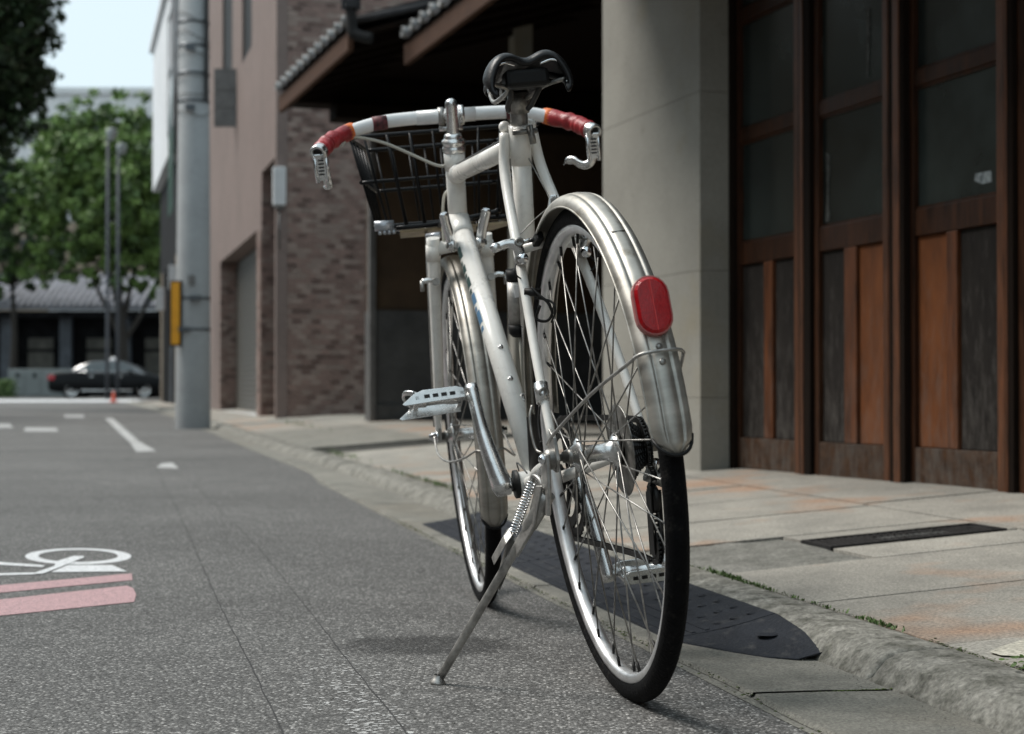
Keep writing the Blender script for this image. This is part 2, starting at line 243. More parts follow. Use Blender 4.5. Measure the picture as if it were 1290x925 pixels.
# ------------------------------------------------------------------ mesh helpers
class MB:
    def __init__(s): s.v = []; s.f = []; s.sm = []
    def add(s, v, f, smooth=False):
        o = len(s.v); s.v += [tuple(p) for p in v]; s.f += [tuple(i+o for i in q) for q in f]; s.sm += [smooth]*len(f); return s
    def quad(s, a, b, c, d): return s.add([a, b, c, d], [(0, 1, 2, 3)])
    def box(s, c, x, y, z):
        """centre and three half-extent vectors"""
        c, x, y, z = V(c), V(x), V(y), V(z)
        vs = [c+i*x+j*y+k*z for i in (-1, 1) for j in (-1, 1) for k in (-1, 1)]
        f = [(0, 1, 3, 2), (4, 6, 7, 5), (0, 4, 5, 1), (2, 3, 7, 6), (0, 2, 6, 4), (1, 5, 7, 3)]
        if x.cross(y).dot(z) < 0: f = [q[::-1] for q in f]
        return s.add(vs, f)
    def prism(s, poly, h):
        """closed solid from a polygon and an extrusion vector"""
        n = len(poly); h = V(h); P = [V(p) for p in poly]
        nrm = sum(((P[i]-P[0]).cross(P[(i+1) % n]-P[0]) for i in range(n)), V())
        if nrm.dot(h) < 0: P.reverse()
        vs = P+[p+h for p in P]
        return s.add(vs, [tuple(range(n))[::-1], tuple(range(n, 2*n))]+[(i, (i+1) % n, n+(i+1) % n, n+i) for i in range(n)])
    def tube(s, pts, r, n=10, closed=False, cap=True, flat=None, up=None):
        P = [V(p) for p in pts]; N = len(P); R = r if isinstance(r, (list, tuple)) else [r]*N
        T = []
        for i in range(N):
            a = P[(i-1) % N] if (i or closed) else P[i]; b = P[(i+1) % N] if (i < N-1 or closed) else P[i]
            T.append((b-a).normalized() if (b-a).length > 1e-9 else V((0, 0, 1)))
        u = V(up) if up else (V((0, 0, 1)) if abs(T[0].z) < .9 else V((1, 0, 0)))
        u = (u-T[0]*u.dot(T[0])).normalized(); vs = []
        for i in range(N):
            u = (u-T[i]*u.dot(T[i])).normalized(); v = T[i].cross(u)
            fa = flat or 1
            for k in range(n):
                a = 2*pi*k/n; vs.append(P[i]+u*cos(a)*R[i]+v*sin(a)*R[i]*fa)
        f = []
        for i in range(N if closed else N-1):
            j = (i+1) % N
            for k in range(n): f.append((i*n+k, i*n+(k+1) % n, j*n+(k+1) % n, j*n+k))
        s.add(vs, f, True)
        if cap and not closed:
            o = len(s.v)-len(vs); s.f += [tuple(o+k for k in range(n))[::-1], tuple(o+(N-1)*n+k for k in range(n))]; s.sm += [False, False]
        return s
    def cyl(s, a, b, r, n=16, r2=None): return s.tube([a, b], [r, r if r2 is None else r2], n)
    def lathe(s, o, ax, prof, n=24, closed=False):
        """profile of (distance along the axis, radius)"""
        o, ax = V(o), V(ax).normalized(); u = ax.orthogonal().normalized(); v = ax.cross(u); vs = []
        for d, r in prof:
            for k in range(n): a = 2*pi*k/n; vs.append(o+ax*d+(u*cos(a)+v*sin(a))*r)
        m = len(prof); f = []
        for i in range(m if closed else m-1):
            j = (i+1) % m
            for k in range(n): f.append((i*n+k, i*n+(k+1) % n, j*n+(k+1) % n, j*n+k))
        return s.add(vs, f, True)
    def sphere(s, c, r, n=10, sq=(1, 1, 1)):
        c = V(c); vs = []; m = n//2
        for i in range(m+1):
            t = pi*i/m
            for k in range(n): a = 2*pi*k/n; vs.append(c+V((r*sq[0]*sin(t)*cos(a), r*sq[1]*sin(t)*sin(a), r*sq[2]*cos(t))))
        return s.add(vs, [(i*n+k, (i+1)*n+k, (i+1)*n+(k+1) % n, i*n+(k+1) % n) for i in range(m) for k in range(n)], True)
    def mesh(s, name, m):
        me = bpy.data.meshes.new(name); me.from_pydata(s.v, [], s.f); me.validate(); 
        if len(me.polygons) == len(s.sm): me.polygons.foreach_set('use_smooth', s.sm)
        if m: me.materials.append(M[m] if isinstance(m, str) else m)
        me.update(); return me
    def obj(s, name, m, parent=None, label=None, bevel=0):
        return link(name, s.mesh(name, m), parent, label, bevel)
def link(name, me, parent=None, label=None, bevel=0):
    o = bpy.data.objects.new(name, me); sc.collection.objects.link(o)
    if parent: o.parent = parent
    if label: o['label'] = label
    if bevel: b = o.modifiers.new('bevel', 'BEVEL'); b.width = bevel; b.segments = 2; b.limit_method = 'ANGLE'
    return o
def empty(name, label, cat, loc=(0, 0, 0), rot=None, group=None):
    o = bpy.data.objects.new(name, None); sc.collection.objects.link(o); o.location = loc; o.empty_display_size = .2
    if rot: o.rotation_euler = rot
    return tag(o, label, cat, group)
def tag(o, label, cat, group=None, kind=None):
    if label: o['label'] = label
    if cat: o['category'] = cat
    if group: o['group'] = group
    if kind: o['kind'] = kind
    return o
def struct(o): o['kind'] = 'structure'; return o
def stuff(o, label=None, cat=None): o['kind'] = 'stuff'; return tag(o, label, cat)
def smooth(pts, k=6):
    P = [V(p) for p in pts]; out = []
    for i in range(len(P)-1):
        a = P[i-1] if i else P[i]*2-P[i+1]; b, c = P[i], P[i+1]; d = P[i+2] if i+2 < len(P) else P[i+1]*2-P[i]
        for j in range(k):
            t = j/k; out.append(.5*((2*b)+(c-a)*t+(2*a-5*b+4*c-d)*t*t+(3*b-a-3*c+d)*t**3))
    return out+[P[-1]]
# survey helpers: sight line through a point measured in the photograph, met with a surface of the place
def sight(px, py):
    u = (462.5-py)/FPX; return V(((px-645)/FPX, cos(PITCH)-u*sin(PITCH), sin(PITCH)+u*cos(PITCH)))
def rise(y): return max(0., y-12)*.004
def ground(px, py, dz=0):
    d = sight(px, py); z = 0
    for _ in range(25):
        t = (z-CAMH)/d.z; z = rise(d.y*t)
    return V((d.x*t, d.y*t, z+dz))
def at(px, py, Y):
    d = sight(px, py); t = Y/d.y; return V((d.x*t, Y, CAMH+d.z*t))

# ------------------------------------------------------------------ road
mb = MB(); ys = [-30, 0, 12]+[12+i*12 for i in range(1, 20)]+[600, 1600]
for i in range(len(ys)-1):
    a, b = ys[i], ys[i+1]; za, zb = rise(min(a, 250)), rise(min(b, 250))
    mb.quad((-900, a, za), (900, a, za), (900, b, zb), (-900, b, zb))
struct(mb.obj('road', 'asphalt'))
def ribbon(px, wid, z, jit=.0, step=.03, wv=.5):
    """jagged thin ribbon lying on the road along measured points"""
    P = [V((x, y, 0)) for x, y in px]; mb = MB(); pts = []
    for i in range(len(P)-1):
        n = max(1, int((P[i+1]-P[i]).length/step))
        for j in range(n): pts.append(P[i].lerp(P[i+1], j/n))
    pts.append(P[-1]); vs = []
    for i, p in enumerate(pts):
        t = (pts[min(i+1, len(pts)-1)]-pts[max(i-1, 0)]).normalized(); s_ = V((t.y, -t.x, 0))
        o = s_*jit*(noise.noise(V((i*.31, wid*90, 0)))+.5*noise.noise(V((i*1.1, 5, 0)))); ww = wid*(.55+wv*rnd.random())
        zz = rise(p.y)+z
        vs += [(p.x+o.x-s_.x*ww/2, p.y+o.y-s_.y*ww/2, zz), (p.x+o.x+s_.x*ww/2, p.y+o.y+s_.y*ww/2, zz)]
    return mb.add(vs, [(2*i, 2*i+1, 2*i+3, 2*i+2) for i in range(len(pts)-1)])
for c in ([(-2.011, 9.282), (-1.12, 5.571), (-.695, 3.756), (-.525, 3.033), (-.393, 2.499), (-.284, 2.036), (-.16, 1.4)],
          [(-1.95, 9.3), (-1.445, 7.507), (-1.124, 6.212), (-.654, 4.319), (-.402, 3.213), (-.266, 2.612), (-.152, 2.12), (0, 1.45)]):
    struct(ribbon(c, .0028, .0008, .0025).obj('road_crack', 'tar'))
# painted marks
def flat(poly, dz, name, m):
    return struct(MB().add([(p.x, p.y, p.z+dz) for p in poly], [tuple(range(len(poly)))]).obj(name, m))
def gpoly(pts): return [ground(*p) for p in pts]
zc = .0012
# cycle symbol: wheel ring, frame bars, saddle wedge, two pink bands
c = ground(98.5, 702); mb = MB(); vs = []
for k in range(48):
    a = 2*pi*k/48; d = sight(98.5+67*cos(a), 701.5+10.2*sin(a)); t = -CAMH/d.z; vs.append((d.x*t, d.y*t, zc))
for k in range(48):
    a = 2*pi*k/48; d = sight(98.5+50*cos(a), 701.0+7.6*sin(a)); t = -CAMH/d.z; vs.append((d.x*t, d.y*t, zc))
mb.add(vs, [(k, (k+1) % 48, 48+(k+1) % 48, 48+k) for k in range(48)]); struct(mb.obj('cycle_lane_symbol', 'white_paint'))
flat(gpoly([(40, 724), (68, 714.5), (72, 708), (93, 701.5), (105, 701.5), (106, 703.5), (80, 714), (54, 724)]), zc*2, 'cycle_lane_symbol', 'white_paint')
flat(gpoly([(-60, 706), (0, 709), (56, 713), (54, 715.5), (0, 712.5), (-60, 710)]), zc*1.5, 'cycle_lane_symbol', 'white_paint')
flat(gpoly([(-60, 724), (0, 723), (42, 722), (46, 724.5), (0, 725.5), (-60, 726.5)]), zc*1.25, 'cycle_lane_symbol', 'white_paint')
flat(gpoly([(64, 722), (85, 713), (141, 713), (160, 721)]), zc*1.75, 'cycle_lane_symbol', 'white_paint')
flat(gpoly([(-90, 745), (0, 738), (166, 723), (167, 731.5), (0, 747.5), (-90, 755.5)]), zc, 'pink_lane_band', 'pink_paint')
flat(gpoly([(-90, 764), (0, 756), (160, 738.5), (168, 742), (171.5, 750), (169, 759), (0, 776.5), (-90, 786)]), zc, 'pink_lane_band', 'pink_paint')
for p in ([(132, 527), (142, 527), (158, 541), (147, 542)], [(147.5, 542.5), (158.5, 541.5), (175, 556), (163, 557)], [(163.5, 557.5), (175.5, 556.5), (197, 568.5), (172, 569.5)], [(197, 589.5), (204, 584), (217, 583), (225, 590.5)],
          [(-20, 534), (12, 534), (17, 539), (-20, 539.5)], [(32, 539), (70, 539.5), (74, 543.5), (30, 543.5)], [(80, 523), (105, 523), (106, 526.5), (82, 526)]):
    flat(gpoly(p), zc, 'road_marking', 'worn_white')
# worn paint flecks beside the crack
mb = MB()
for i in range(330):
    x = rnd.gauss(440, 32); y = 925-abs(rnd.gauss(0, 60))-(x < 420)*30; x += (y-880)*.55
    if 380 < x < 520 and y > 800:
        p = ground(x, y); r = rnd.uniform(.001, .0045); n = 5
        vs = [(p.x+r*1.6*cos(6.28*k/n+i)*rnd.uniform(.5, 1), p.y+r*sin(6.28*k/n+i)*rnd.uniform(.5, 1.2), .0006) for k in range(n)]; mb.add(vs, [tuple(range(n))])
stuff(mb.obj('worn_paint_flecks', 'fleck'), 'scattered white flecks of worn line paint on the asphalt beside the crack', 'paint flecks')

# ------------------------------------------------------------------ gutter, kerb, pavement
UK = V((-.2191, .9757, 0)).normalized(); VK = V((UK.y, -UK.x, 0)); K0 = V((.539, 2.27, 0))+VK*.13
def kbend(s):      # the kerb bears slightly left farther up the street
    return -.018*max(0, s-6) - .0004*max(0, s-6)**2
def K(s, d, z=None):
    p = K0+UK*s+VK*(d+kbend(s)); 
    if z is None: z = .045+.075*d
    return V((p.x, p.y, z+rise(p.y)))
# gutter: cast sections, slightly proud of the asphalt
s = -1.6; secs = [-1.6, -.62, .02, 1.3, 2.55, 3.9, 5.2, 6.5, 8.0]
for a, b in zip(secs[:-1], secs[1:]):
    mb = MB(); n = 14; vs = []
    for i in range(n+1):
        t = a+.006+(b-a-.012)*i/n; wv = .006*noise.noise(V((t*4, 0, 0)))
        wdt = .345 if t < 5 else .345-.03*(t-5)
        vs += [K(t, -wdt+wv, .002), K(t, -wdt+.004+wv, .008), K(t, -.24, .007), K(t, -.135, .004+.002*noise.noise(V((t*5, 3, 0)))), K(t, -.12, .012)]
    f = [(5*i+k, 5*i+k+1, 5*i+5+k+1, 5*i+5+k) for i in range(n) for k in range(4)]
    struct(mb.add(vs, [q[::-1] for q in f]).obj('gutter_slab', 'gutter'))
mb = MB(); vs = []
for i in range(60):
    t = -1.7+i*.9; vs += [K(t, -.36 if t < 6 else -.30, .001), K(t, -.1, .001)]
struct(mb.add(vs, [(2*i, 2*i+1, 2*i+3, 2*i+2)[::-1] for i in range(59)]).obj('gutter_bed', 'gutter'))
# kerb stones, broken and rough on their street side
def kerb_stone(a, b, res, name='kerb_stone'):
    n = max(2, int((b-a)/res)); prof = [(-.145, -.01), (-.137, .008), (-.127, .02), (-.115, .034), (-.098, .043), (-.075, .047), (-.04, .048), (-.012, .0465), (-.003, .043), (-.001, .02)]
    if res < .02:
        q = []
        for i in range(len(prof)-1):
            k = 3 if i < 5 else 2
            for j in range(k): t = j/k; q.append((prof[i][0]*(1-t)+prof[i+1][0]*t, prof[i][1]*(1-t)+prof[i+1][1]*t))
        prof = q+[prof[-1]]
    vs = []; m = len(prof); face = V((0, 0, 0))
    for i in range(n+1):
        t = a+.0035+(b-a-.007)*i/n
        for d, z in prof:
            p = K(t, d, z)
            q = V((t*1, d, z)); amp = 1 if d < -.05 else (.35 if d < -.015 else .12)
            nz = noise.noise(q*14)*.003+(.5-abs(noise.noise(V((t*55+d*60, d*35, z*40)))))*.007-.002+noise.noise(q*150)*.003+noise.noise(q*75)*.003
            nz *= .85; p += VK*(nz*amp if d < -.08 else 0)+V((0, 0, nz*amp*.9))
            if i in (0, n) and z > .01: p.z -= .009
            elif i in (1, n-1) and z > .01: p.z -= .002
            vs.append(p)
    f = [(i*m+k, i*m+k+1, (i+1)*m+k+1, (i+1)*m+k) for i in range(n) for k in range(m-1)]
    f = [q[::-1] for q in f]+[tuple(range(m)), tuple(n*m+k for k in range(m))[::-1]]
    return struct(MB().add(vs, f, True).obj(name, 'kerb'))
s = -1.7
while s < 46:
    L = .6 if s < 10 else 2.4
    kerb_stone(s, s+L, .005 if s < 1.8 else .01 if s < 2.6 else .02 if s < 6 else .1); s += L
# bed under the slabs
mb = MB(); vs = []
for i in range(56):
    t = -2+i*.9; dd = [-.01, .6, 1.6, 3.5]
    vs += [K(t, dd[0], .030), K(t, dd[1], .045+.075*.6-.015), K(t, dd[2], .045+.075*1.25-.015), K(t, dd[3], .045+.075*1.25-.015)]
struct(mb.add(vs, [(4*i+k, 4*i+k+1, 4*i+5+k, 4*i+4+k)[::-1] for i in range(55) for k in range(3)]).obj('pavement_bed', 'joint'))
def slab(s0, s1, d0, d1, m='slab', th=.02, gap=.008, rough=0, dz=0, name='paving_slab'):
    nx = 8; ny = 8; vs = []; dz += rnd.uniform(-.0015, .0015); tilt = rnd.uniform(-.002, .002)
    g = gap/2
    def P(i, j):
        t = s0+g+(s1-s0-2*g)*i/nx; d = d0+g+(d1-d0-2*g)*j/ny
        e = (i in (0, nx)) or (j in (0, ny)); jn = V((t*17, d*17, 0))
        if e: t += .0022*noise.noise(jn*3); d += .0022*noise.noise(jn*3+V((9, 0, 0)))
        z = .045+.075*min(d, 1.25)+dz+tilt*(i/nx-.5)-(.0015 if e else 0)+rough*noise.noise(V((t*9, d*9, 0)))+rough*.6*noise.noise(V((t*40, d*40, 0)))
        return K(t, d, z)
    top = [P(i, j) for i in range(nx+1) for j in range(ny+1)]
    f = [(i*(ny+1)+j, i*(ny+1)+j+1, (i+1)*(ny+1)+j+1, (i+1)*(ny+1)+j)[::-1] for i in range(nx) for j in range(ny)]
    mb = MB().add(top, f)
    ring = [(i, 0) for i in range(nx)]+[(nx, j) for j in range(ny)]+[(i, ny) for i in range(nx, 0, -1)]+[(0, j) for j in range(ny, 0, -1)]
    vs = []; 
    for i, j in ring: p = top[i*(ny+1)+j]; vs += [p, p-V((0, 0, th))]
    n = len(ring); mb.add(vs, [(2*k, 2*k+1, (2*k+3) % (2*n), (2*k+2) % (2*n)) for k in range(n)])
    return struct(mb.obj(name, m))
js = [-1.7, -1.33, -.84, -.35, .14, .635, 1.12]
for a, b in zip(js[:-1], js[1:]): slab(a, b, .0, .81)
slab(1.12, 1.64, 0, .345, 'slab_rough', rough=.006, dz=-.004)
slab(1.12, 1.345, .35, .81); slab(1.525, 1.64, .35, .81); slab(1.345, 1.525, .79, .81, gap=.002)
js = [1.64, 2.13, 2.63, 3.12, 3.61, 4.10, 4.6, 5.1]
for a, b in zip(js[:-1], js[1:]): slab(a, b, .0, .81)
a = 5.1
while a < 8.0: slab(a, a+.98, 0, .81, m='slab'); a += .98
a = -1.7
while a < 8: slab(a, a+1.95, .82, 1.62); a += 1.95
a = 8.98-.0
while a < 42:
    L = 1.96; slab(a, a+L, 0, .9, gap=.01, m='slab' if a > 12 else 'gutter'); slab(a, a+L, .9, 2.6, gap=.01, m='slab'); a += L
slab(-1.7, 8, 1.63, 4.5, gap=.01)
# drain cover with bars and worn letters' flecks
dr = empty('drain_cover', 'long narrow dark iron drain cover set across the paving before the wooden doors', 'drain cover', K(1.435, .57))
inv = V(dr.location)
def DK(s, d, z): return K(s, d, z)-inv
mb = MB()
def plate(mb, s0, s1, d0, d1, z0, z1):
    A = [DK(s0, d0, z0+.075*d0), DK(s1, d0, z0+.075*d0), DK(s1, d1, z0+.075*d1), DK(s0, d1, z0+.075*d1)]; mb.prism(A, (0, 0, z1-z0))
plate(mb, 1.352, 1.518, .352, .787, .030, .040); mb.obj('cover_plate', 'iron', dr)
mb = MB()
for a, b, c_, d_ in ((1.352, 1.518, .352, .362), (1.352, 1.518, .777, .787), (1.352, 1.360, .363, .776), (1.510, 1.518, .363, .776)): plate(mb, a, b, c_, d_, .0402, .0455)
mb.obj('frame', 'iron', dr)
for k in range(24):
    mb = MB(); d = .375+k*.0165
    if .50 < d < .68: plate(mb, 1.365, 1.408, d, d+.006, .0402, .0435); plate(mb, 1.462, 1.505, d, d+.006, .0402, .0435)
    else: plate(mb, 1.365, 1.505, d, d+.006, .0402, .0435)
    mb.obj('rib', 'iron', dr)
mb = MB()
for k in range(11):
    d = .515+k*.0145
    for q in range(3): plate(mb, 1.425+.009*q+rnd.uniform(-.003, .003), 1.431+.009*q, d, d+rnd.uniform(.003, .009), .0402, .0425)
mb.obj('worn_lettering', mat('worn_letter_paint', (.10, .10, .095), .6), dr)
# white worn patch low right
mb = MB(); P = [(.02+.105*cos(a)*(1+.12*sin(3*a+1)), .20+.17*sin(a)*(1+.1*cos(4*a))) for a in [i*2*pi/22 for i in range(22)]]
struct(MB().add([K(a, b, .045+.075*b+.0030) for a, b in P], [tuple(range(22))[::-1]]).obj('concrete_patch', 'pale_patch'))

# rubber kerb ramps
mats_ = [(.28, .50, True), (.504, 1.10, False), (1.104, 1.70, False), (1.704, 2.30, False), (2.304, 2.95, False)]
labels_ = ['tapered corner piece of the black rubber kerb ramp nearest the camera', 'black rubber kerb ramp mat next to the tapered corner piece, right of the rear tyre', 'black rubber kerb ramp mat seen through the rear wheel',
           'black rubber kerb ramp mat between the kickstand and the rear wheel', 'farthest black rubber kerb ramp mat, by the front wheel']
for (a, b, corner), lb in zip(mats_, labels_):
    e = empty('kerb_ramp', lb, 'kerb ramp', K(a, -.2, 0), group='rubber ramp mats laid along the kerb'); o_ = V(e.location)
    def R(s_, d, z): return K(s_, d, z)-o_
    prof = [(-.305, .006), (-.303, .011), (-.27, .015), (-.20, .026), (-.16, .036), (-.118, .047), (-.112, .044)]
    n = 8; vs = []; m_ = len(prof)
    for i in range(n+1):
        t = a+(b-a)*i/n
        for d, z in prof:
            if corner: f_ = i/n; dd = -.112+(d+.112)*(.30+.70*f_**.6); zz = .006+(z-.006)*(.35+.65*f_) if d > -.13 else .006+(z-.006)*(.3+.7*f_); vs.append(R(t+(.10*(1-f_)*(-.2-dd)/.2 if 0 else 0), dd, zz))
            else: vs.append(R(t, d, z))
    f = [(i*m_+k, i*m_+k+1, (i+1)*m_+k+1, (i+1)*m_+k)[::-1] for i in range(n) for k in range(m_-1)]+[tuple(range(m_)), tuple(n*m_+k for k in range(m_))[::-1]]
    MB().add(vs, f).obj('ramp_body', 'rubber_mat', e)
    mb = MB()
    if not corner:
        for d, z in ((-.290, .0105), (-.262, .0145), (-.238, .0185)):
            A = [R(a+.01, d, z), R(b-.01, d, z), R(b-.01, d+.008, z+.0015), R(a+.01, d+.008, z+.0015)]; mb.prism(A, (0, 0, .003))
        mb.obj('tread_rib', 'rubber_mat', e)
        mb = MB()
        for i in range(7):
            for j in range(3):
                t = a+.05+(b-a-.1)*i/6; d = -.20+j*.03; z = .0262+(.03*j)*.25; p = R(t, d, z)
                MB().lathe(p, (0, 0, 1), [(0, .011), (.0012, .009), (.0012, 0)], 8).obj('tread_stud', 'rubber_mat', e)
    else:
        mb.lathe(R(a+.13, -.17, .0262), (0, 0, 1), [(0, .018), (.0008, .016), (.0008, .010), (.0002, 0)], 16); mb.obj('screw_socket', 'rubber_mat', e)

# grass and moss in the joints
def tufts(places, name, label):
    mb = MB()
    for (s_, d, ls, ld, n, h, z) in places:
        for _ in range(n):
            p = K(s_+rnd.gauss(0, ls), d+rnd.gauss(0, ld), z); a = rnd.uniform(0, 6.28); hh = h*rnd.uniform(.4, 1.1); b = V((cos(a), sin(a), 0)); wd = V((-b.y, b.x, 0))*rnd.uniform(.0008, .0022)
            t = p+b*hh*rnd.uniform(.2, .9)+V((0, 0, hh)); m_ = p.lerp(t, .5)+V((0, 0, hh*.15))
            mb.add([p-wd, p+wd, m_+wd, m_-wd, t], [(0, 1, 2, 3), (3, 2, 4)])
    return stuff(mb.obj(name, 'grass'), label, 'grass')
tufts([(1.05, -.004, .06, .005, 170, .009, .046), (.90, -.004, .07, .004, 90, .007, .046), (.35, -.004, .04, .004, 90, .008, .046), (.62, -.004, .12, .003, 50, .006, .046), (4.4, 0, .25, .01, 160, .02, .047), (5.2, 0, .3, .01, 80, .015, .047), (7.6, .02, .4, .02, 140, .03, .047), (14, .5, 1.0, .05, 90, .04, .09)],
      'grass', 'short green grass growing in the joint between kerb and paving slabs')
mb = MB()
for i in range(110):      # small round leaved weed
    s_ = rnd.gauss(-.13, .03); d = rnd.gauss(.0, .014); p = K(s_, d, .050+rnd.uniform(0, .012)); r = rnd.uniform(.002, .0045); a = rnd.uniform(0, 6.28); nn = V((rnd.uniform(-.5, .5), rnd.uniform(-.7, .2), 1)).normalized(); u = nn.orthogonal().normalized(); v = nn.cross(u)
    mb.add([p+(u*cos(k*6.28/7)+v*sin(k*6.28/7))*r for k in range(7)], [tuple(range(7))])
stuff(mb.obj('weed', 'grass'), 'low clump of small round leaved weeds growing in the kerb joint at the right edge', 'weed')
mb = MB()
for (s_, d, z, L, wd, n) in ((.9, -.345, .006, 1.6, .010, 420), (.06, -.004, .045, .2, .008, 90), (.02, -.18, .006, .002, .05, 50), (2.9, -.345, .006, .5, .012, 200), (-.1, .0, .045, .06, .012, 90), (1.0, 0, .044, .35, .004, 160), (1.9, -.345, .006, .4, .02, 200)):
    for _ in range(n):
        p = K(s_+rnd.gauss(0, L*.5), d+rnd.gauss(0, wd), z); mb.sphere(p, rnd.uniform(.0007, .0022), 5, (1.6, 1.6, .5))
stuff(mb.obj('moss', 'moss'), 'dark green moss and dirt grown along the gutter and kerb joints', 'moss')
# grit on the asphalt and in the gutter
mb = MB()
for _ in range(900):
    y = rnd.uniform(1.95, 5.5); x = rnd.uniform(-.36*y, .36*y); 
    p = V((x, y, 0)); dk = (p-K0).dot(VK)
    if dk > -.37: continue
    r = rnd.uniform(.0006, .0015); mb.sphere((x, y, r*.3), r, 5, (1.3, 1, .7))
for _ in range(260):
    s_ = rnd.uniform(-1, 4); d = -.138-abs(rnd.gauss(0, .04)); mb.sphere(K(s_, d, .007), rnd.uniform(.0005, .0012), 5)
stuff(mb.obj('grit', 'gutter'), 'pale grit and tiny stones scattered on the asphalt and gutter', 'grit')

# ------------------------------------------------------------------ wooden building on the right
D0 = V((.858, 6.32, 0)); UF = V((-.3134, .9496, 0)).normalized(); NF = V((-UF.y, UF.x, 0)); ZB = .128
def F(s_, n, z): return D0+UF*s_+NF*n+V((0, 0, z))
def s_of(px, n=0.):
    r = (px-645)/FPX; b = D0+NF*n; return (r*b.y-b.x)/(UF.x-r*UF.y)
def zof(py, s_, n=0.): 
    p = F(s_, n, 0); return at(645, py, p.y).z
wb = empty('wooden_building', 'old dark timber shop building with glazed sliding doors, concrete pillar and tiled eaves', 'building')
def fbox(mb, s0, s1, n0, n1, z0, z1):
    A = [F(s0, n0, z0), F(s1, n0, z0), F(s1, n1, z0), F(s0, n1, z0)]; return mb.prism(A, (0, 0, z1-z0))
def fobj(name, m, s0, s1, n0, n1, z0, z1, parent=None, bevel=.003, label=None): return fbox(MB(), s0, s1, n0, n1, z0, z1).obj(name, m, parent or wb, label, bevel)
# pillar of dressed concrete blocks
for a, b in ((.09, .3960), (.3975, .8860), (.8875, 1.5760), (1.5775, 2.35), (2.3515, 3.1)):
    fobj('pillar_block', 'pillar', s_of(921), 1.062, -.25, .13, a, b, bevel=.001)
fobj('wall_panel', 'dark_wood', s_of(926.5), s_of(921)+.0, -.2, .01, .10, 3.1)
# sliding doors
Z = dict(base0=ZB-.01, base1=.245, p1=.905, g0=.992, g1=1.374, m1=1.423, g2=1.835, m2=1.885, g3=2.32, top=2.42)
def leaf(x0, x1, cols, n, first=False, lab=None):
    """one door leaf between two measured verticals; cols = boards (x0, x1, material) below the glass"""
    S = lambda x: s_of(x, n)
    a, b = S(x0), S(x1); d = empty_mesh = None
    st = .036
    mb = MB(); fbox(mb, a, a-.03, n-.035, n, Z['base0'], Z['top']); fbox(mb, b+.045, b, n-.035, n+.002, Z['base0'], Z['top'])
    d = mb.obj('door', 'frame_wood', wb, lab, .003)
    fobj('bottom_rail', 'base_wood', a-.031, b+.046, n-.030, n-.001, Z['base0']+.012, Z['base1'], d)
    fobj('threshold', 'dark_wood', a, b, n-.05, n-.004, Z['base0']-.03, Z['base0']+.010, d)
    for z0, z1 in ((Z['p1'], Z['g0']-.004), (Z['g1'], Z['m1']), (Z['g2'], Z['m2']), (Z['g3'], Z['top'])):
        fobj('rail', 'frame_wood', a-.031, b+.046, n-.030, n-.004, z0, z1, d)
    for z0, z1 in ((Z['g0']-.003, Z['g1']-.001), (Z['m1']+.001, Z['g2']-.001), (Z['m2']+.001, Z['g3']-.001)):
        fobj('pane', 'glass_dark', a-.031, b+.046, n-.024, n-.018, z0, z1, d, 0)
        for zz in (z0, z1-.008): fobj('putty_strip', 'frame_wood', a-.032, b+.047, n-.018, n-.010, zz, zz+.008, d, 0)
    for c0, c1, m_ in cols:
        kind = 'mullion' if m_ in ('bright_wood',) else 'board'
        fobj(kind, m_, S(c0), S(c1)+.001, n-.028, n-(.006 if kind == 'mullion' else .018), Z['base1']+.001, Z['p1']-.001, d)
    return d
leaf(927, 1010, [(930, 960, 'grey_wood'), (960.5, 971.5, 'bright_wood'), (972, 998, 'grey_wood')], -.01, lab='leftmost sliding door leaf with two grey boards')
leaf(1026, 1125, [(1029, 1061, 'grey_wood'), (1061.5, 1077, 'bright_wood'), (1077.5, 1117, 'orange_wood')], .0, lab='sliding door leaf with grey left board and orange right board')
leaf(1145, 1271, [(1147, 1190, 'orange_wood'), (1190.5, 1204, 'bright_wood'), (1204.5, 1257, 'grey_wood')], -.01, lab='sliding door leaf with orange left board and grey right board')
leaf(1283, 1400, [(1284, 1330, 'bright_wood'), (1330.5, 1345, 'frame_wood'), (1345.5, 1390, 'orange_wood')], .0)
leaf(1420, 1640, [(1425, 1500, 'orange_wood'), (1500.5, 1530, 'bright_wood'), (1530.5, 1600, 'grey_wood')], -.01)
for x0, x1 in ((1010.5, 1025), (1126, 1144), (1272, 1282), (1401, 1419)):
    fobj('post', 'dark_wood', s_of(x0), s_of(x1), -.06, .014, ZB-.02, 2.42)
M['edge_highlight'] = wood_mat('edge_highlight', (.15, .054, .021), (.028, .011, .005), rough=.38, spec=.35, worn=.2, wornc=(.12, .08, .055))
for x, w_, n in ((1002, 9, .006), (1013, 4, .019), (1114, 7, .006), (1131, 8, .019), (1258, 10, .006), (1273, 2.5, .019)):      # lighter strips painting the highlights along stile and post edges
    fobj('stile_highlight', 'edge_highlight', s_of(x), s_of(x+w_), n-.012, n-.001, Z['base0'], Z['top'])
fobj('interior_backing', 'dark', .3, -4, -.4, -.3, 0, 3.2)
fobj('header_beam', 'dark_wood', s_of(921)+0, -3.5, -.16, .05, 2.425, 2.80)
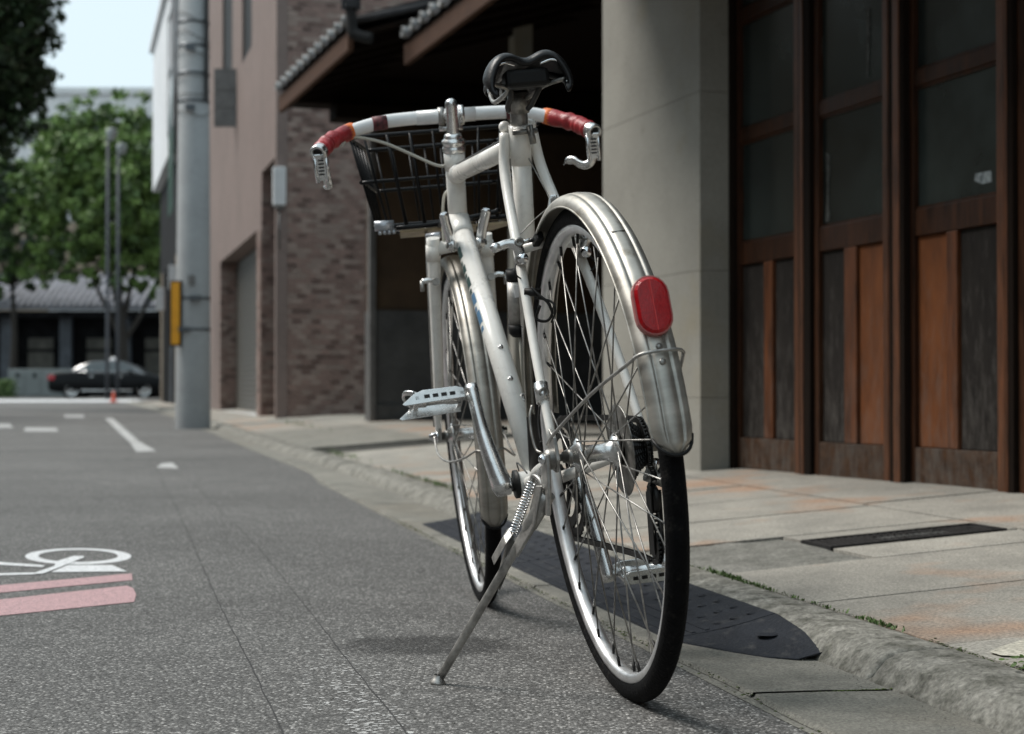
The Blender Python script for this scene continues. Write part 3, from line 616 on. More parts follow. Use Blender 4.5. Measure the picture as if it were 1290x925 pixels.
# stickers, dust streaks on the panes
def on_pane(pts, n, name, m):
    A = [];
    for x, y in pts:
        s_ = s_of(x, n); A.append(F(s_, n, zof(y, s_, n)))
    return MB().prism(A, NF*.001).obj(name, m, wb)
M['sticker'] = mat('faded_sticker', (.30, .34, .35), .5, noise_s=80, noise_a=.3)
M['dust'] = mat('dust_streak', (.075, .078, .072), .8, noise_s=90, noise_a=.5)
on_pane([(1230, 219), (1250, 215), (1251, 229), (1239, 232), (1229, 228)], -.0275+.0, 'sticker', 'sticker')
M['sticker2'] = mat('faded_sticker_mark', (.12, .14, .15), .5)
on_pane([(1236, 221), (1239, 220.5), (1239, 229), (1236, 229.5)], -.0262, 'sticker', 'sticker2')
for p in ([(1042, 192), (1047, 196), (1045, 240), (1046, 278), (1041, 280), (1043, 240)], [(1094, 8), (1098, 10), (1097, 60), (1095, 98), (1093, 98)], [(1034, 45), (1037, 46), (1037, 70), (1034, 72)]):
    on_pane(p, -.0165, 'dust_streak', 'dust')
# pent roof over the doors and wall above
def roof(name_prefix, s0, s1, n_out, z_eave, depth, slope, beam_mat='beam_wood', caps=True, cap_pitch=.26, cap_r=.043):
    zi = z_eave+depth*slope
    A = [F(s0, n_out, z_eave), F(s1, n_out, z_eave), F(s1, n_out-depth, zi), F(s0, n_out-depth, zi)]
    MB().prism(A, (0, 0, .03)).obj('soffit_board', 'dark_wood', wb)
    B = [p+V((0, 0, .10)) for p in A]; MB().prism(B, (0, 0, .06)).obj('roof_slab', 'tile_dark', wb)
    MB().prism([F(s0, n_out+.015, z_eave-.10), F(s1, n_out+.015, z_eave-.10), F(s1, n_out-.03, z_eave-.10), F(s0, n_out-.03, z_eave-.10)], (0, 0, .155)).obj('eave_board', beam_mat, wb, None, .004)
    k = 0; L = abs(s1-s0); sg = 1 if s1 > s0 else -1
    while k*.45 < L-.1:
        t = s0+sg*(.1+k*.45); A = [F(t, n_out-.035, z_eave-.075), F(t+.06, n_out-.035, z_eave-.075), F(t+.06, n_out-depth, zi-.08), F(t, n_out-depth, zi-.08)]
        MB().prism(A, (0, 0, .075)).obj('rafter', 'dark_wood', wb); k += 1
    if caps:
        me = None; k = 0
        while k*cap_pitch < L:
            t = s0+sg*(k+.5)*cap_pitch
            if me is None:
                o_ = F(0, 0, 0); mb = MB(); mb.lathe((0, 0, 0), NF, [(-.02, 0), (-.02, cap_r), (.03, cap_r), (.034, cap_r*.8), (.026, cap_r*.72), (.026, 0)], 14); me = mb.mesh('roof_tile', 'tile_grey'); mb = MB(); mb.tube([V((0, 0, 0)), -NF*1.1+V((0, 0, .3))], cap_r*.75, 8); mb2 = mb.mesh('cover_tile', 'tile_dark')
            e = link('roof_tile', me, wb); e.location = F(t, n_out+.035, z_eave+.125); e = link('cover_tile', mb2, wb); e.location = F(t, n_out+.01, z_eave+.125)
            k += 1
        mb = MB()       # wavy pan tiles between the round ones
        for k in range(int(L/cap_pitch)):
            t0 = s0+sg*k*cap_pitch; vs = []
            for i in range(7):
                a = i/6; dz = -.035*sin(pi*a); vs += [F(t0+sg*(.5+a)*cap_pitch, n_out+.045, z_eave+.13+dz), F(t0+sg*(.5+a)*cap_pitch, n_out+.045, z_eave+.10+dz), F(t0+sg*(.5+a)*cap_pitch, n_out-1.0, z_eave+.13+dz+slope*1.0)]
            mb.add(vs, [(3*i, 3*i+1, 3*i+4, 3*i+3) for i in range(6)]+[(3*i, 3*i+3, 3*i+5, 3*i+2) for i in range(6)])
        mb.obj('pan_tile', 'tile_dark', wb)
roof('main', 9.75, 6.75, .0, 3.17, 5, .32)
roof('porch', 6.45, 1.1, -.37, 3.02, 4.6, .30)
roof('shop', 1.0, -4.2, 1.1, 2.46, 2.4, .30)  # unseen eave above the doors, set low and deep to darken them
# gable end beams over the granite return wall
fobj('beam', 'dark_wood', 9.62, 9.30, -.05, -6, 3.10, 3.35)
fobj('beam', 'dark_wood', 9.50, 9.20, -.42, -6, 2.96, 3.097)
# downspout
mb = MB(); P = [F(6.6, .02, 3.6), F(6.6, .02, 3.22), F(6.57, -.03, 3.15), F(6.52, -.12, 3.12)]; mb.tube(smooth(P, 5), .042, 12); mb.obj('downspout', 'dark', wb)
MB().tube([F(6.62, .02, 3.9), F(6.62, .02, 3.36)], .075, 14).obj('rain_hopper', 'far_post', wb)
# covered passage: return wall, inner wall, ceiling
fobj('granite_wall', 'granite', 9.49, 9.9, -.86, -2.2, .05, 1.20)
fobj('granite_base', 'granite', 9.45, 9.488, -.87, -2.2, .05, .30)
fobj('plaster_wall', 'plaster_brown', 9.52, 9.88, -.87, -9, 1.20, 3.6)
fobj('stone_wall', 'granite', 9.49, 9.9, -2.21, -9, .05, 1.197)
fobj('corner_post', 'grey_metal', 9.45, 9.53, -.80, -.86, .1, 2.96)
fobj('passage_post', 'pillar', s_of(648, -1.2), s_of(648, -1.2)+.14, -1.2, -1.35, .1, 3.3)
fobj('passage_wall', 'dark_wood', 1.0, 9.9, -7, -7.2, 0, 5)
fobj('party_wall', 'dark_wood', .95, 1.06, -.26, -7, 0, 5)
fobj('passage_ceiling', 'dark_wood', 1.06, 9.5, -.6, -7, 3.36, 3.42)
fobj('upper_wall', 'plaster_brown', -4.2, 6.4, -1.9, -2.1, 3.45, 5.2)

# ------------------------------------------------------------------ brick building
B0 = V((-2.70, 19.0, 0)); UB = V((-.26, .9656, 0)).normalized(); NB = V((-UB.y, UB.x, 0)); WB = -NB      # WB points away from the street
bb = empty('brick_building', 'tall mauve brown building with brick tiled corner, roller shutter and slit windows', 'building')
def Bp(s_, n, z): return B0+UB*s_+NB*n+V((0, 0, z))
def bs_of(px, n=0.):
    r = (px-645)/FPX; b = B0+NB*n; return (r*b.y-b.x)/(UB.x-r*UB.y)
def bz(py, s_, n=0.): return at(645, py, Bp(s_, n, 0).y).z
def wall_holes(mb, PF, s0, s1, z0, z1, holes, depth):
    ss = sorted({s0, s1, *[h[0] for h in holes], *[h[1] for h in holes]}); zs = sorted({z0, z1, *[h[2] for h in holes], *[h[3] for h in holes]})
    for i in range(len(ss)-1):
        for j in range(len(zs)-1):
            cs, cz = (ss[i]+ss[i+1])/2, (zs[j]+zs[j+1])/2
            if any(h[0] < cs < h[1] and h[2] < cz < h[3] for h in holes): continue
            mb.quad(PF(ss[i], 0, zs[j]), PF(ss[i], 0, zs[j+1]), PF(ss[i+1], 0, zs[j+1]), PF(ss[i+1], 0, zs[j]))
    for a, b, c_, d_ in holes:
        mb.quad(PF(a, 0, c_), PF(a, -depth, c_), PF(a, -depth, d_), PF(a, 0, d_)); mb.quad(PF(b, 0, c_), PF(b, 0, d_), PF(b, -depth, d_), PF(b, -depth, c_))
        mb.quad(PF(a, 0, d_), PF(a, -depth, d_), PF(b, -depth, d_), PF(b, 0, d_)); mb.quad(PF(a, 0, c_), PF(b, 0, c_), PF(b, -depth, c_), PF(a, -depth, c_))
shA, shB = bs_of(324), bs_of(277); reA, reB = bs_of(348), bs_of(329)
zsh = bz(290, shA); zre = bz(196, reA)
holes = [(shA, shB, .12, zsh), (reA, reB, .12, zre)]
w1, w2 = (bs_of(291.5), bs_of(279)), (bs_of(316), bs_of(304))
holes += [(w1[0], w1[1], bz(84, w1[0]), 9.2), (w2[0], w2[1], bz(58, w2[0]), 9.0)]
HB = 13.5; LB = bs_of(229)
mb = MB(); wall_holes(mb, Bp, .0, LB, 0, HB, holes, .32); mb.obj('street_wall', 'stucco', bb)
MB().prism([Bp(0, -.33, 0), Bp(LB, -.33, 0), Bp(LB, -12, 0), Bp(0, -12, 0)], (0, 0, HB)).obj('wall_core', 'brick_bed', bb)
for a, b, c_, d_ in holes[2:]:
    w = MB().prism([Bp(a, -.03, c_), Bp(b, -.03, c_), Bp(b, -.07, c_), Bp(a, -.07, c_)], (0, 0, d_-c_)).obj('window', 'black', bb)
    for z in (c_+.0, (c_+d_)/2): MB().prism([Bp(a, -.01, z), Bp(b, -.01, z), Bp(b, -.029, z), Bp(a, -.029, z)], (0, 0, .06)).obj('window_bar', 'black', w)
# shutter of horizontal slats
sh = MB().prism([Bp(shA, -.27, .12), Bp(shB, -.27, .12), Bp(shB, -.3, .12), Bp(shA, -.3, .12)], (0, 0, zsh-.12)).obj('roller_shutter', 'shutter', bb)
L_ = shB-shA; mb = MB(); mb.prism([(0, 0, 0), (0, 0, .068), (0, .022, .05), (0, .026, .03), (0, .018, .008)], (L_-.04, 0, 0))
me = mb.mesh('slat', 'shutter'); z = .14; ang = atan2(UB.y, UB.x)
while z < zsh-.08:
    e = link('slat', me, sh); e.location = Bp(shA+.02, -.27, z); e.rotation_euler = (0, 0, ang); z += .074
MB().prism([Bp(shA-.05, .01, .10), Bp(shB+.05, .01, .10), Bp(shB+.05, -.3, .10), Bp(shA-.05, -.3, .10)], (0, 0, .04)).obj('sill', 'off_white', bb)
# entrance recess: dark door, brick far jamb
MB().prism([Bp(reA, -.30, .12), Bp(reB, -.30, .12), Bp(reB, -.32, .12), Bp(reA, -.32, .12)], (0, 0, zre-.12)).obj('entrance_door', 'far_dark', bb)
# tiled faces
tile_me = {}
def tile_mesh(L, m):
    k = (round(L, 2), m)
    if k not in tile_me:
        mb = MB(); mb.box((0, 0, 0), (L/2, 0, 0), (0, .005, 0), (0, 0, .0235)); tile_me[k] = mb.mesh('brick', m)
    return tile_me[k]
count = [0]
def tiles(org, du, width, z0, z1, nrm, parent, pitch=.112, row=.0585, xmin=-99, xmax=99, limit=300):
    rows = int((z1-z0)/row); extra = {m: MB() for m in ('brick', 'brick_b', 'brick_c')}; ang = atan2(du.y, du.x)
    for r in range(rows):
        z = z0+row*(r+.5); off = (r % 2)*.5
        x = -pitch*off; 
        while x < width-.02:
            a, b = max(x+.004, 0), min(x+pitch-.004, width)
            if b-a > .02:
                m = rnd.choices(['brick', 'brick_b', 'brick_c'], [5, 4, 1.5])[0]; c_ = org+du*((a+b)/2)+nrm*(.004+rnd.uniform(-.002, .003))+V((0, 0, z))
                if count[0] < limit and z < 2.6:
                    e = link('brick', tile_mesh(b-a, m), parent); e.location = c_; e.rotation_euler = (0, 0, ang); count[0] += 1
                else: extra[m].box(c_, du*(b-a)/2, nrm*.005, V((0, 0, .0235)))
            x += pitch
    for m, mb in extra.items():
        if mb.v: stuff(mb.obj('brick_tiling', m, parent))
sw = MB().prism([Bp(-.02, .0, 0), Bp(-.0, .0, 0), Bp(-.0, -12, 0), Bp(-.02, -12, 0)], (0, 0, HB)).obj('side_wall', 'brick_bed', bb)
face = -UB
tiles(Bp(-.02, -.10, 0)+face*.004, WB, 1.75, .10, 5.6, face, sw)
tiles(Bp(reB, 0, 0)+face*.004, WB, .3, .12, zre, face, bb, limit=0)
tiles(Bp(shB, 0, 0)+face*.004, WB, .26, .12, zsh, face, bb, limit=0)
tiles(Bp(reB+.02, .004, 0), UB, shA-reB-.04, .12, 4.0*0+3.3*0+.6*0+zsh, NB, bb, limit=0)
MB().prism([Bp(-.05, .03, 0), Bp(.06, .03, 0), Bp(.06, -.10, 0), Bp(-.05, -.10, 0)], (0, 0, HB)).obj('corner_pilaster', 'stucco', bb)
fp = B0+UB*-.03; 
# ledge lines
MB().prism([Bp(-.05, -.1, 5.15), Bp(0, -.1, 5.15), Bp(0, -6, 5.15), Bp(-.05, -6, 5.15)], (0, 0, .05)).obj('ledge', 'brick_bed', bb)
# pale box by the corner, pipe under it
lb = empty('wall_lamp', 'pale upright box lamp fixed at the brick building corner above a short conduit', 'lamp', Bp(-.09, .0, bz(260, 0)))
h = bz(212, 0)-bz(260, 0); MB().box((0, 0, h/2), UB*.05, NB*.072, V((0, 0, h/2))).obj('lamp_box', 'off_white', lb, None, .01)
MB().box((0, 0, -.02), UB*.03, NB*.05, V((0, 0, .018))).obj('bracket', 'grey_metal', lb)
MB().cyl((0, 0, -.04), (0, 0, -.5), .010, 8).obj('conduit', 'grey_metal', lb)
# grey box hung on the street wall
p = Bp(bs_of(283, .15), .15, 0); zz0, zz1 = at(0, 160, p.y).z, at(0, 87, p.y).z
gb = empty('sign_board', 'blank grey board with a thin seam hung beside the concrete utility pole', 'sign board', V((p.x, p.y, zz0)))
for z0, z1 in ((0, .27), (.28, .52), (.53, zz1-zz0)): MB().box((0, 0, (z0+z1)/2), V((.16, 0, 0)), V((0, .03, 0)), V((0, 0, (z1-z0)/2))).obj('board_panel', 'grey_metal', gb)
MB().box((0, .09, .4), V((.02, 0, 0)), V((0, .06, 0)), V((0, 0, .3))).obj('bracket', 'band', gb)

# white building beyond
LW = LB+.05; s2 = bs_of(204)
wh = empty('white_building', 'white building front with dark green window beyond the brick one, dark shopfront below', 'building')
z1 = 9.2
MB().prism([Bp(LW, .25, 5.6), Bp(s2, .25, 5.6), Bp(s2, -5, 5.6), Bp(LW, -5, 5.6)], (0, 0, z1-5.6)).obj('upper_wall', 'white_wall', wh)
MB().prism([Bp(LW, .05, 0), Bp(s2, .05, 0), Bp(s2, -5, 0), Bp(LW, -5, 0)], (0, 0, 5.59)).obj('shopfront', 'far_dark', wh)
a, b = bs_of(217, .26), bs_of(211, .26)
fr = MB().prism([Bp(a, .262, 4.2), Bp(b, .262, 4.2), Bp(b, .24, 4.2), Bp(a, .24, 6.2)], (0, 0, 1.9)).obj('window', 'green_glass', wh)
for t in (a-.06, b): MB().prism([Bp(t, .28, 5.95), Bp(t+.06, .28, 5.95), Bp(t+.06, .25, 5.95), Bp(t, .25, 5.95)], (0, 0, 2.65)).obj('frame', 'off_white', fr)
for k in range(3): MB().prism([Bp(a, .275, 6.0+k*1.24), Bp(b, .275, 6.0+k*1.24), Bp(b, .263, 6.0+k*1.24), Bp(a, .263, 6.0+k*1.24)], (0, 0, .06)).obj('window_bar', 'band', fr)
MB().prism([Bp(LW-.1, .35, z1), Bp(s2+.1, .35, z1), Bp(s2+.1, -5, z1), Bp(LW-.1, -5, z1)], (0, 0, .18)).obj('cornice', 'white_wall', wh)
for k in range(4):
    t = LW+.4+k*(s2-LW)/4; MB().prism([Bp(t, .09, 0), Bp(t+.3, .09, 0), Bp(t+.3, .052, 0), Bp(t, .052, 0)], (0, 0, 3.4)).obj('shop_post', ['tan_wall', 'far_post', 'far_dark', 'tan_wall'][k], wh)
tb = empty('tower_block', 'narrow brown tower block rising behind the white building', 'building')
MB().prism([(-11.0, 54, 0), (-6, 54, 0), (-6, 62, 0), (-11.0, 62, 0)], (0, 0, 24)).obj('wall', 'stucco', tb)
for k in range(6): MB().box((-10.2, 53.98, 4.5+k*3), V((.45, 0, 0)), V((0, .04, 0)), V((0, 0, .7))).obj('window', 'glass_dark', tb)
# hanging shop lamps
for (x0, x1, y0, y1, lab, Y) in ((213, 223, 335, 365, 'nearer white box sign hung beside the utility pole over the pavement', 27.), (197, 207, 363, 391, 'farther white box sign hung just left of the utility pole', 34.)):
    p = at((x0+x1)/2, y1, Y); q = at((x0+x1)/2, y0, Y); hw = (x1-x0)/2/FPX*Y
    e = empty('box_sign', lab, 'sign', p, group='white box signs over the pavement')
    MB().box((0, 0, (q.z-p.z)/2), V((hw, 0, 0)), V((0, .06, 0)), V((0, 0, (q.z-p.z)/2))).obj('sign_face', 'off_white', e, None, .01)
    MB().box((hw+.25, 0, (q.z-p.z)*.8), V((.25, 0, 0)), V((0, .015, 0)), V((0, 0, .015))).obj('arm', 'band', e)
    MB().cyl((hw+.35, .02, -(p.z-.1)), (hw+.35, .02, q.z-p.z+.3), .05, 8).obj('post', 'far_dark', e)

# ------------------------------------------------------------------ utility pole with its fittings
Yp = 17.8; pb = ground(243, 540)
up = empty('utility_pole', 'pale grey concrete utility pole standing at the kerb', 'utility pole', (pb.x, pb.y, pb.z))
H = 9.; mb = MB(); mb.lathe((0, 0, 0), (0, 0, 1), [(-.1, .193), (0, .193), (H, .193-H/150), (H, 0)], 32); mb.obj('shaft', 'pole', up)
rp = .188
def ring(z, m='band', hgt=.03, dr_=.006):
    r = .193-z/150; MB().lathe((0, 0, z), (0, 0, 1), [(0, r), (0, r+dr_), (hgt, r+dr_), (hgt, r)], 28).obj('steel_band', m, up)
PPM = FPX/pb.y
for y in (378, 417, 130, 95, 60, 30): ring((540-y)/PPM)
for y, L in ((378, .12), (417, -.12)):
    z = (540-y)/PPM; MB().box((L*.5, -.2, z+.01), V((.06, 0, 0)), V((0, .02, 0)), V((0, 0, .025))).obj('band_buckle', 'band', up)
for k, y in enumerate((140, 118, 100, 72, 48, 22)):     # loose cables and ties round the upper shaft
    z = (540-y)/PPM; pts = [(cos(a)*(.2-z/150+.012), sin(a)*(.2-z/150+.012), z+.05*sin(a*1+k)+.03*sin(2*a)) for a in [i*pi/10+pi for i in range(11)]]
    MB().tube(pts, .005, 6).obj('cable', 'grey_metal', up)
for k in range(3): MB().cyl((.16, -.14+k*.03, 3.6), (.165, -.13+k*.03, 8.5), .014, 8).obj('riser_cable', 'band', up)
for z, y_ in ((4.15, .0), (3.5, .0)): MB().box((.0, -.205, z), V((.05, 0, 0)), V((0, .02, 0)), V((0, 0, .03))).obj('band_buckle', 'band', up)
MB().box((.02, -.2, 1.62), V((.035, 0, 0)), V((0, .008, 0)), V((0, 0, .05))).obj('number_plate', 'grey_metal', up)
yg = empty('marker_board', 'yellow upright reflector board edged in black strapped on the left of the utility pole', 'marker board', (pb.x-.155, pb.y-.2, pb.z+(540-437)/PPM))
hh = 82/PPM
MB().box((0, .03, hh/2), V((.065, 0, 0)), V((0, .02, 0)), V((0, 0, hh/2))).obj('backing', 'black', yg, None, .006)
MB().box((.0, .005, hh/2), V((.045, 0, 0)), V((0, .006, 0)), V((0, 0, hh/2-.02))).obj('yellow_panel', 'yellow', yg, None, .004)

# ------------------------------------------------------------------ far end of the street
# traditional gatehouse
Yg = 76.; gx = lambda px: (px-645)/FPX*Yg; gz = lambda py: at(0, py, Yg).z
gh = empty('gatehouse', 'long low timber gatehouse with grey tiled roof closing the end of the street', 'building')
x0, x1 = -36, gx(330); zr0, zr1 = gz(392), gz(371); zg = rise(Yg)
MB().prism([(x0, Yg-1.2, zr0), (x1, Yg-1.2, zr0), (x1, Yg+2.2, zr1+.9), (x0, Yg+2.2, zr1+.9)], (0, 0, .2)).obj('roof', 'far_roof', gh)
for k in range(90):
    x = x0+k*.30
    if x > x1: break
    MB().tube([(x, Yg-1.22, zr0+.22), (x, Yg+2.2, zr1+1.12)], .05, 6).obj('roof_tile', 'far_roof', gh)
MB().prism([(x0, Yg+.5, zg), (x1, Yg+.5, zg), (x1, Yg+1.0, zg), (x0, Yg+1.0, zg)], (0, 0, zr0-zg)).obj('wall', 'far_dark', gh)
MB().prism([(x0, Yg-1.1, zr0-.35), (x1, Yg-1.1, zr0-.35), (x1, Yg-.9, zr0-.35), (x0, Yg-.9, zr0-.35)], (0, 0, .3)).obj('eave_beam', 'far_dark', gh)
px = -300
while px < 320:
    x = gx(px+14); MB().box((x, Yg-.1, (zg+zr0)/2), V((.26, 0, 0)), V((0, .2, 0)), V((0, 0, (zr0-zg)/2))).obj('post', 'far_post', gh)
    xa, xb = gx(px+34), gx(px+70)
    d_ = MB().box(((xa+xb)/2, Yg+.46, zg+1.35), V(((xb-xa)/2, 0, 0)), V((0, .03, 0)), V((0, 0, 1.35))).obj('door', 'far_dark', gh)
    MB().box(((xa+xb)/2, Yg+.41, zg+1.1), V(((xb-xa)/2-.08, 0, 0)), V((0, .015, 0)), V((0, 0, .95))).obj('door_panel', 'far_door', d_)
    MB().box(((xa+xb)/2, Yg+.41, zg+2.45), V(((xb-xa)/2-.08, 0, 0)), V((0, .015, 0)), V((0, 0, .25))).obj('transom', 'far_door', d_)
    px += 74
# pavement strip and stop line across the end
flat([V((-60, 49, rise(49))), V((-9.9, 49, rise(49))), V((-11, 56, rise(56))), V((-60, 56, rise(56)))], .006, 'far_pavement', 'white_paint')
# cabinet
p0, p1 = at(10, 503, 68.5), at(96, 465, 68.5)
cb = empty('utility_cabinet', 'low grey boundary cabinet wall behind the parked car', 'cabinet', (p0.x, 68.5, rise(68.5)))
Wc = p1.x-p0.x; Hc = p1.z-rise(68.5)
MB().box((Wc/2, .25, Hc/2), V((Wc/2, 0, 0)), V((0, .25, 0)), V((0, 0, Hc/2))).obj('cabinet_body', 'cabinet', cb, None, .02)
for k in range(4):
    MB().box((Wc*(k+.5)/4, -.01, Hc*.48), V((Wc/8-.03, 0, 0)), V((0, .012, 0)), V((0, 0, Hc*.44))).obj('cabinet_door', 'cabinet', cb, None, .01)
    MB().box((Wc*(k+.5)/4+.05, -.04, Hc*.78), V((.06, 0, 0)), V((0, .02, 0)), V((0, 0, .09))).obj('vent', 'black', cb)
# car
def make_car():
    Yc = 65.5; zc_ = rise(Yc); xl = (67-645)/FPX*Yc; car = empty('parked_car', 'black four door sedan with small roof lamp parked across the end of the street', 'car', (xl, Yc, zc_)); L = 4.85
    def ring_(x, wz):     # half section list (halfwidth, z)
        return [(x, -w_, z) for w_, z in wz]+[(x, w_, z) for w_, z in wz[::-1]]
    def loft(secs, m, name):
        mb = MB(); n = len(secs[0]); vs = [p for s_ in secs for p in s_]; f = [(i*n+k, i*n+(k+1) % n, (i+1)*n+(k+1) % n, (i+1)*n+k) for i in range(len(secs)-1) for k in range(n)]
        f += [tuple(range(n)), tuple((len(secs)-1)*n+k for k in range(n))[::-1]]; mb.add(vs, f, True); o = mb.obj(name, m, car); s_ = o.modifiers.new('b', 'BEVEL'); s_.width = .03; s_.segments = 2; s_.limit_method = 'ANGLE'; return o
    body = []
    for x, w_, zb, zm, zt in ((0, .70, .35, .6, .86), (.06, .82, .27, .62, .97), (.35, .88, .22, .62, 1.02), (1.0, .9, .18, .62, 1.04), (2.4, .9, .18, .6, .99), (3.5, .9, .18, .6, .97), (4.2, .88, .2, .58, .88), (4.65, .82, .24, .55, .76), (4.85, .66, .30, .5, .66)):
        body.append(ring_(x, [(w_-.06, zb), (w_, zb+.1), (w_+.02, zm), (w_-.03, zt-.05), (w_-.12, zt)]))
    loft(body, 'car_paint', 'body')
    cabs = []
    for x, w0, z0, w1, z1 in ((.78, .76, 1.0, .62, 1.03), (1.25, .8, 1.0, .62, 1.30), (1.75, .8, 1.0, .60, 1.44), (2.4, .8, .98, .60, 1.475), (2.9, .8, .96, .60, 1.44), (3.35, .8, .95, .62, 1.26), (3.85, .76, .92, .66, .95)):
        cabs.append(ring_(x, [(w0, z0), ((w0+w1)/2+.02, (z0+z1)/2), (w1, z1)]))
    cab = loft(cabs, 'car_roof', 'cabin')
    for xa, xb, xc, xd in ((1.22, 2.28, 1.62, 2.28), (2.36, 3.52, 2.36, 2.98)):
        for sg in (-1, 1):
            A = [(xa, .80*sg, 1.05), (xb, .80*sg, 1.03), (xd, .655*sg, 1.38), (xc, .655*sg, 1.38)]; MB().prism(A, (0, .012*sg, 0)).obj('side_window', 'car_glass', cab)
            mb = MB(); mb.tube([A[3], A[0], A[1]], .014, 6); mb.obj('window_trim', 'chrome', cab)
    for sg in (-1, 1):
        MB().prism([(.02, .5*sg, .72), (.02, .8*sg, .72), (.1, .86*sg, .9), (.04, .5*sg, .92)], (-.03, 0, .01)).obj('tail_light', 'red_lamp', car)
        MB().box((.16, .87*sg, .80), V((.14, 0, 0)), V((0, .02, 0)), V((0, 0, .09))).obj('tail_light', 'red_lamp', car, None, .02)
        MB().box((4.62, .80*sg, .66), V((.14, 0, 0)), V((0, .03, 0)), V((0, 0, .06))).obj('headlight', 'off_white', car, None, .02)
        for x in (.98, 3.82):
            wh_ = MB().lathe((x, .80*sg, .32), (0, sg, 0), [(-.1, .2), (-.1, .31), (-.06, .325), (.08, .325), (.115, .31), (.115, .24)], 24).obj('wheel', 'tyre', car)
            MB().lathe((x, .80*sg, .32), (0, sg, 0), [(.04, .24), (.11, .24), (.10, .225), (.05, .08), (.10, .06), (.105, 0)], 20).obj('rim', 'alu', wh_)
            for k in range(5):
                a = k*2*pi/5; MB().box((x+cos(a)*.14, .80*sg+.09*sg, .32+sin(a)*.14), V((cos(a)*.1, 0, sin(a)*.1)), V((0, .008, 0)), V((-sin(a)*.022, 0, cos(a)*.022))).obj('rim_spoke', 'alu', wh_)
            MB().lathe((x, .885*sg, .32), (0, sg, 0), [(0, 0), (0, .37), (-.02, .37)], 24).obj('wheel_arch', 'black', car)
        MB().box((2.35, .925*sg, .3), V((1.0, 0, 0)), V((0, .01, 0)), V((0, 0, .02))).obj('side_trim', 'chrome', car)
        for x in (1.75, 2.9): MB().box((x, .93*sg, .85), V((.08, 0, 0)), V((0, .01, 0)), V((0, 0, .015))).obj('door_handle', 'chrome', car)
        MB().box((3.3, .98*sg, 1.03), V((.06, 0, 0)), V((0, .09, 0)), V((0, 0, .06))).obj('wing_mirror', 'car_paint', car, None, .02)
    MB().lathe((2.42, 0, 1.47), (0, 0, 1), [(0, .17), (.05, .18), (.13, .12), (.15, 0)], 14).obj('roof_lamp', 'off_white', car)
    MB().box((-.02, 0, .5), V((.02, 0, 0)), V((0, .25, 0)), V((0, 0, .08))).obj('number_plate', 'off_white', car)
make_car()
# traffic cone
p = ground(143, 507); tcn = empty('traffic_cone', 'small orange traffic cone in front of the black car', 'traffic cone', p)
MB().lathe((0, 0, .03), (0, 0, 1), [(0, .07), (.28, .025), (.29, 0)], 14).obj('cone', 'orange_plastic', tcn); MB().box((0, 0, .015), V((.13, 0, 0)), V((0, .13, 0)), V((0, 0, .015))).obj('base', 'orange_plastic', tcn)
# street lamps
for px, ytop, Y, lab in ((135, 163, 58., 'taller grey street lamp post, left one of the pair before the tree'), (148, 182, 62., 'second grey lamp post, right one of the pair before the tree')):
    b = at(px, 500, Y); t = at(px, ytop, Y); e = empty('street_lamp', lab, 'street lamp', (b.x, Y, rise(Y)), group='lamp posts at the end of the street'); h = t.z-rise(Y)
    MB().tube([(0, 0, 0), (0, 0, h)], [.07, .05], 12).obj('post', 'far_post', e)
    MB().lathe((.12, 0, h-.1), (0, 0, 1), [(-.3, .04), (-.25, .16), (.05, .20), (.12, .15), (.17, 0)], 14).obj('lamp_head', 'cabinet', e)
    MB().tube([(0, 0, h-.6), (.1, 0, h-.2)], .03, 8).obj('arm', 'far_post', e)
# far buildings
fb = empty('pale_office_block', 'long pale flat roofed office block far behind the trees', 'building')
p = at(60, 119, 130); q = at(260, 119, 130); zt = p.z
MB().prism([(p.x-25, 130, 0), (q.x+10, 130, 0), (q.x+10, 145, 0), (p.x-25, 145, 0)], (0, 0, zt)).obj('wall', 'pale_wall', fb)
MB().prism([(p.x-25, 129.7, zt), (q.x+10, 129.7, zt), (q.x+10, 145, zt), (p.x-25, 145, zt)], (0, 0, .5)).obj('parapet', 'pale_wall', fb)
for k in range(14):
    for r in range(4): MB().box((p.x-20+k*3.4, 129.95, zt-2.6-r*3.5), V((1.2, 0, 0)), V((0, .06, 0)), V((0, 0, .8))).obj('window', 'cabinet', fb)
fb = empty('tan_house', 'tan walled house half hidden by foliage above the gatehouse roof', 'building')
p = at(-60, 280, 92); q = at(260, 372, 92)
MB().prism([(p.x, 92, 0), (q.x, 92, 0), (q.x, 99, 0), (p.x, 99, 0)], (0, 0, p.z)).obj('wall', 'tan_wall', fb)
for k in range(9):
    for r in range(2): MB().box((p.x+1.2+k*1.55, 91.96, 6.2+r*2.2), V((.45, 0, 0)), V((0, .05, 0)), V((0, 0, .6))).obj('window', 'glass_dark', fb)
a, b = at(61, 368, 84), at(176, 352, 84)
fb2 = empty('white_annex', 'low white flat roofed annex just above the gatehouse tiles', 'building')
MB().prism([(a.x, 84, 0), (b.x, 84, 0), (b.x, 88, 0), (a.x, 88, 0)], (0, 0, b.z)).obj('wall', 'pale_wall', fb2)
MB().prism([(a.x-.1, 83.9, b.z), (b.x+.1, 83.9, b.z), (b.x+.1, 88, b.z), (a.x-.1, 88, b.z)], (0, 0, .12)).obj('roof', 'pale_wall', fb2)

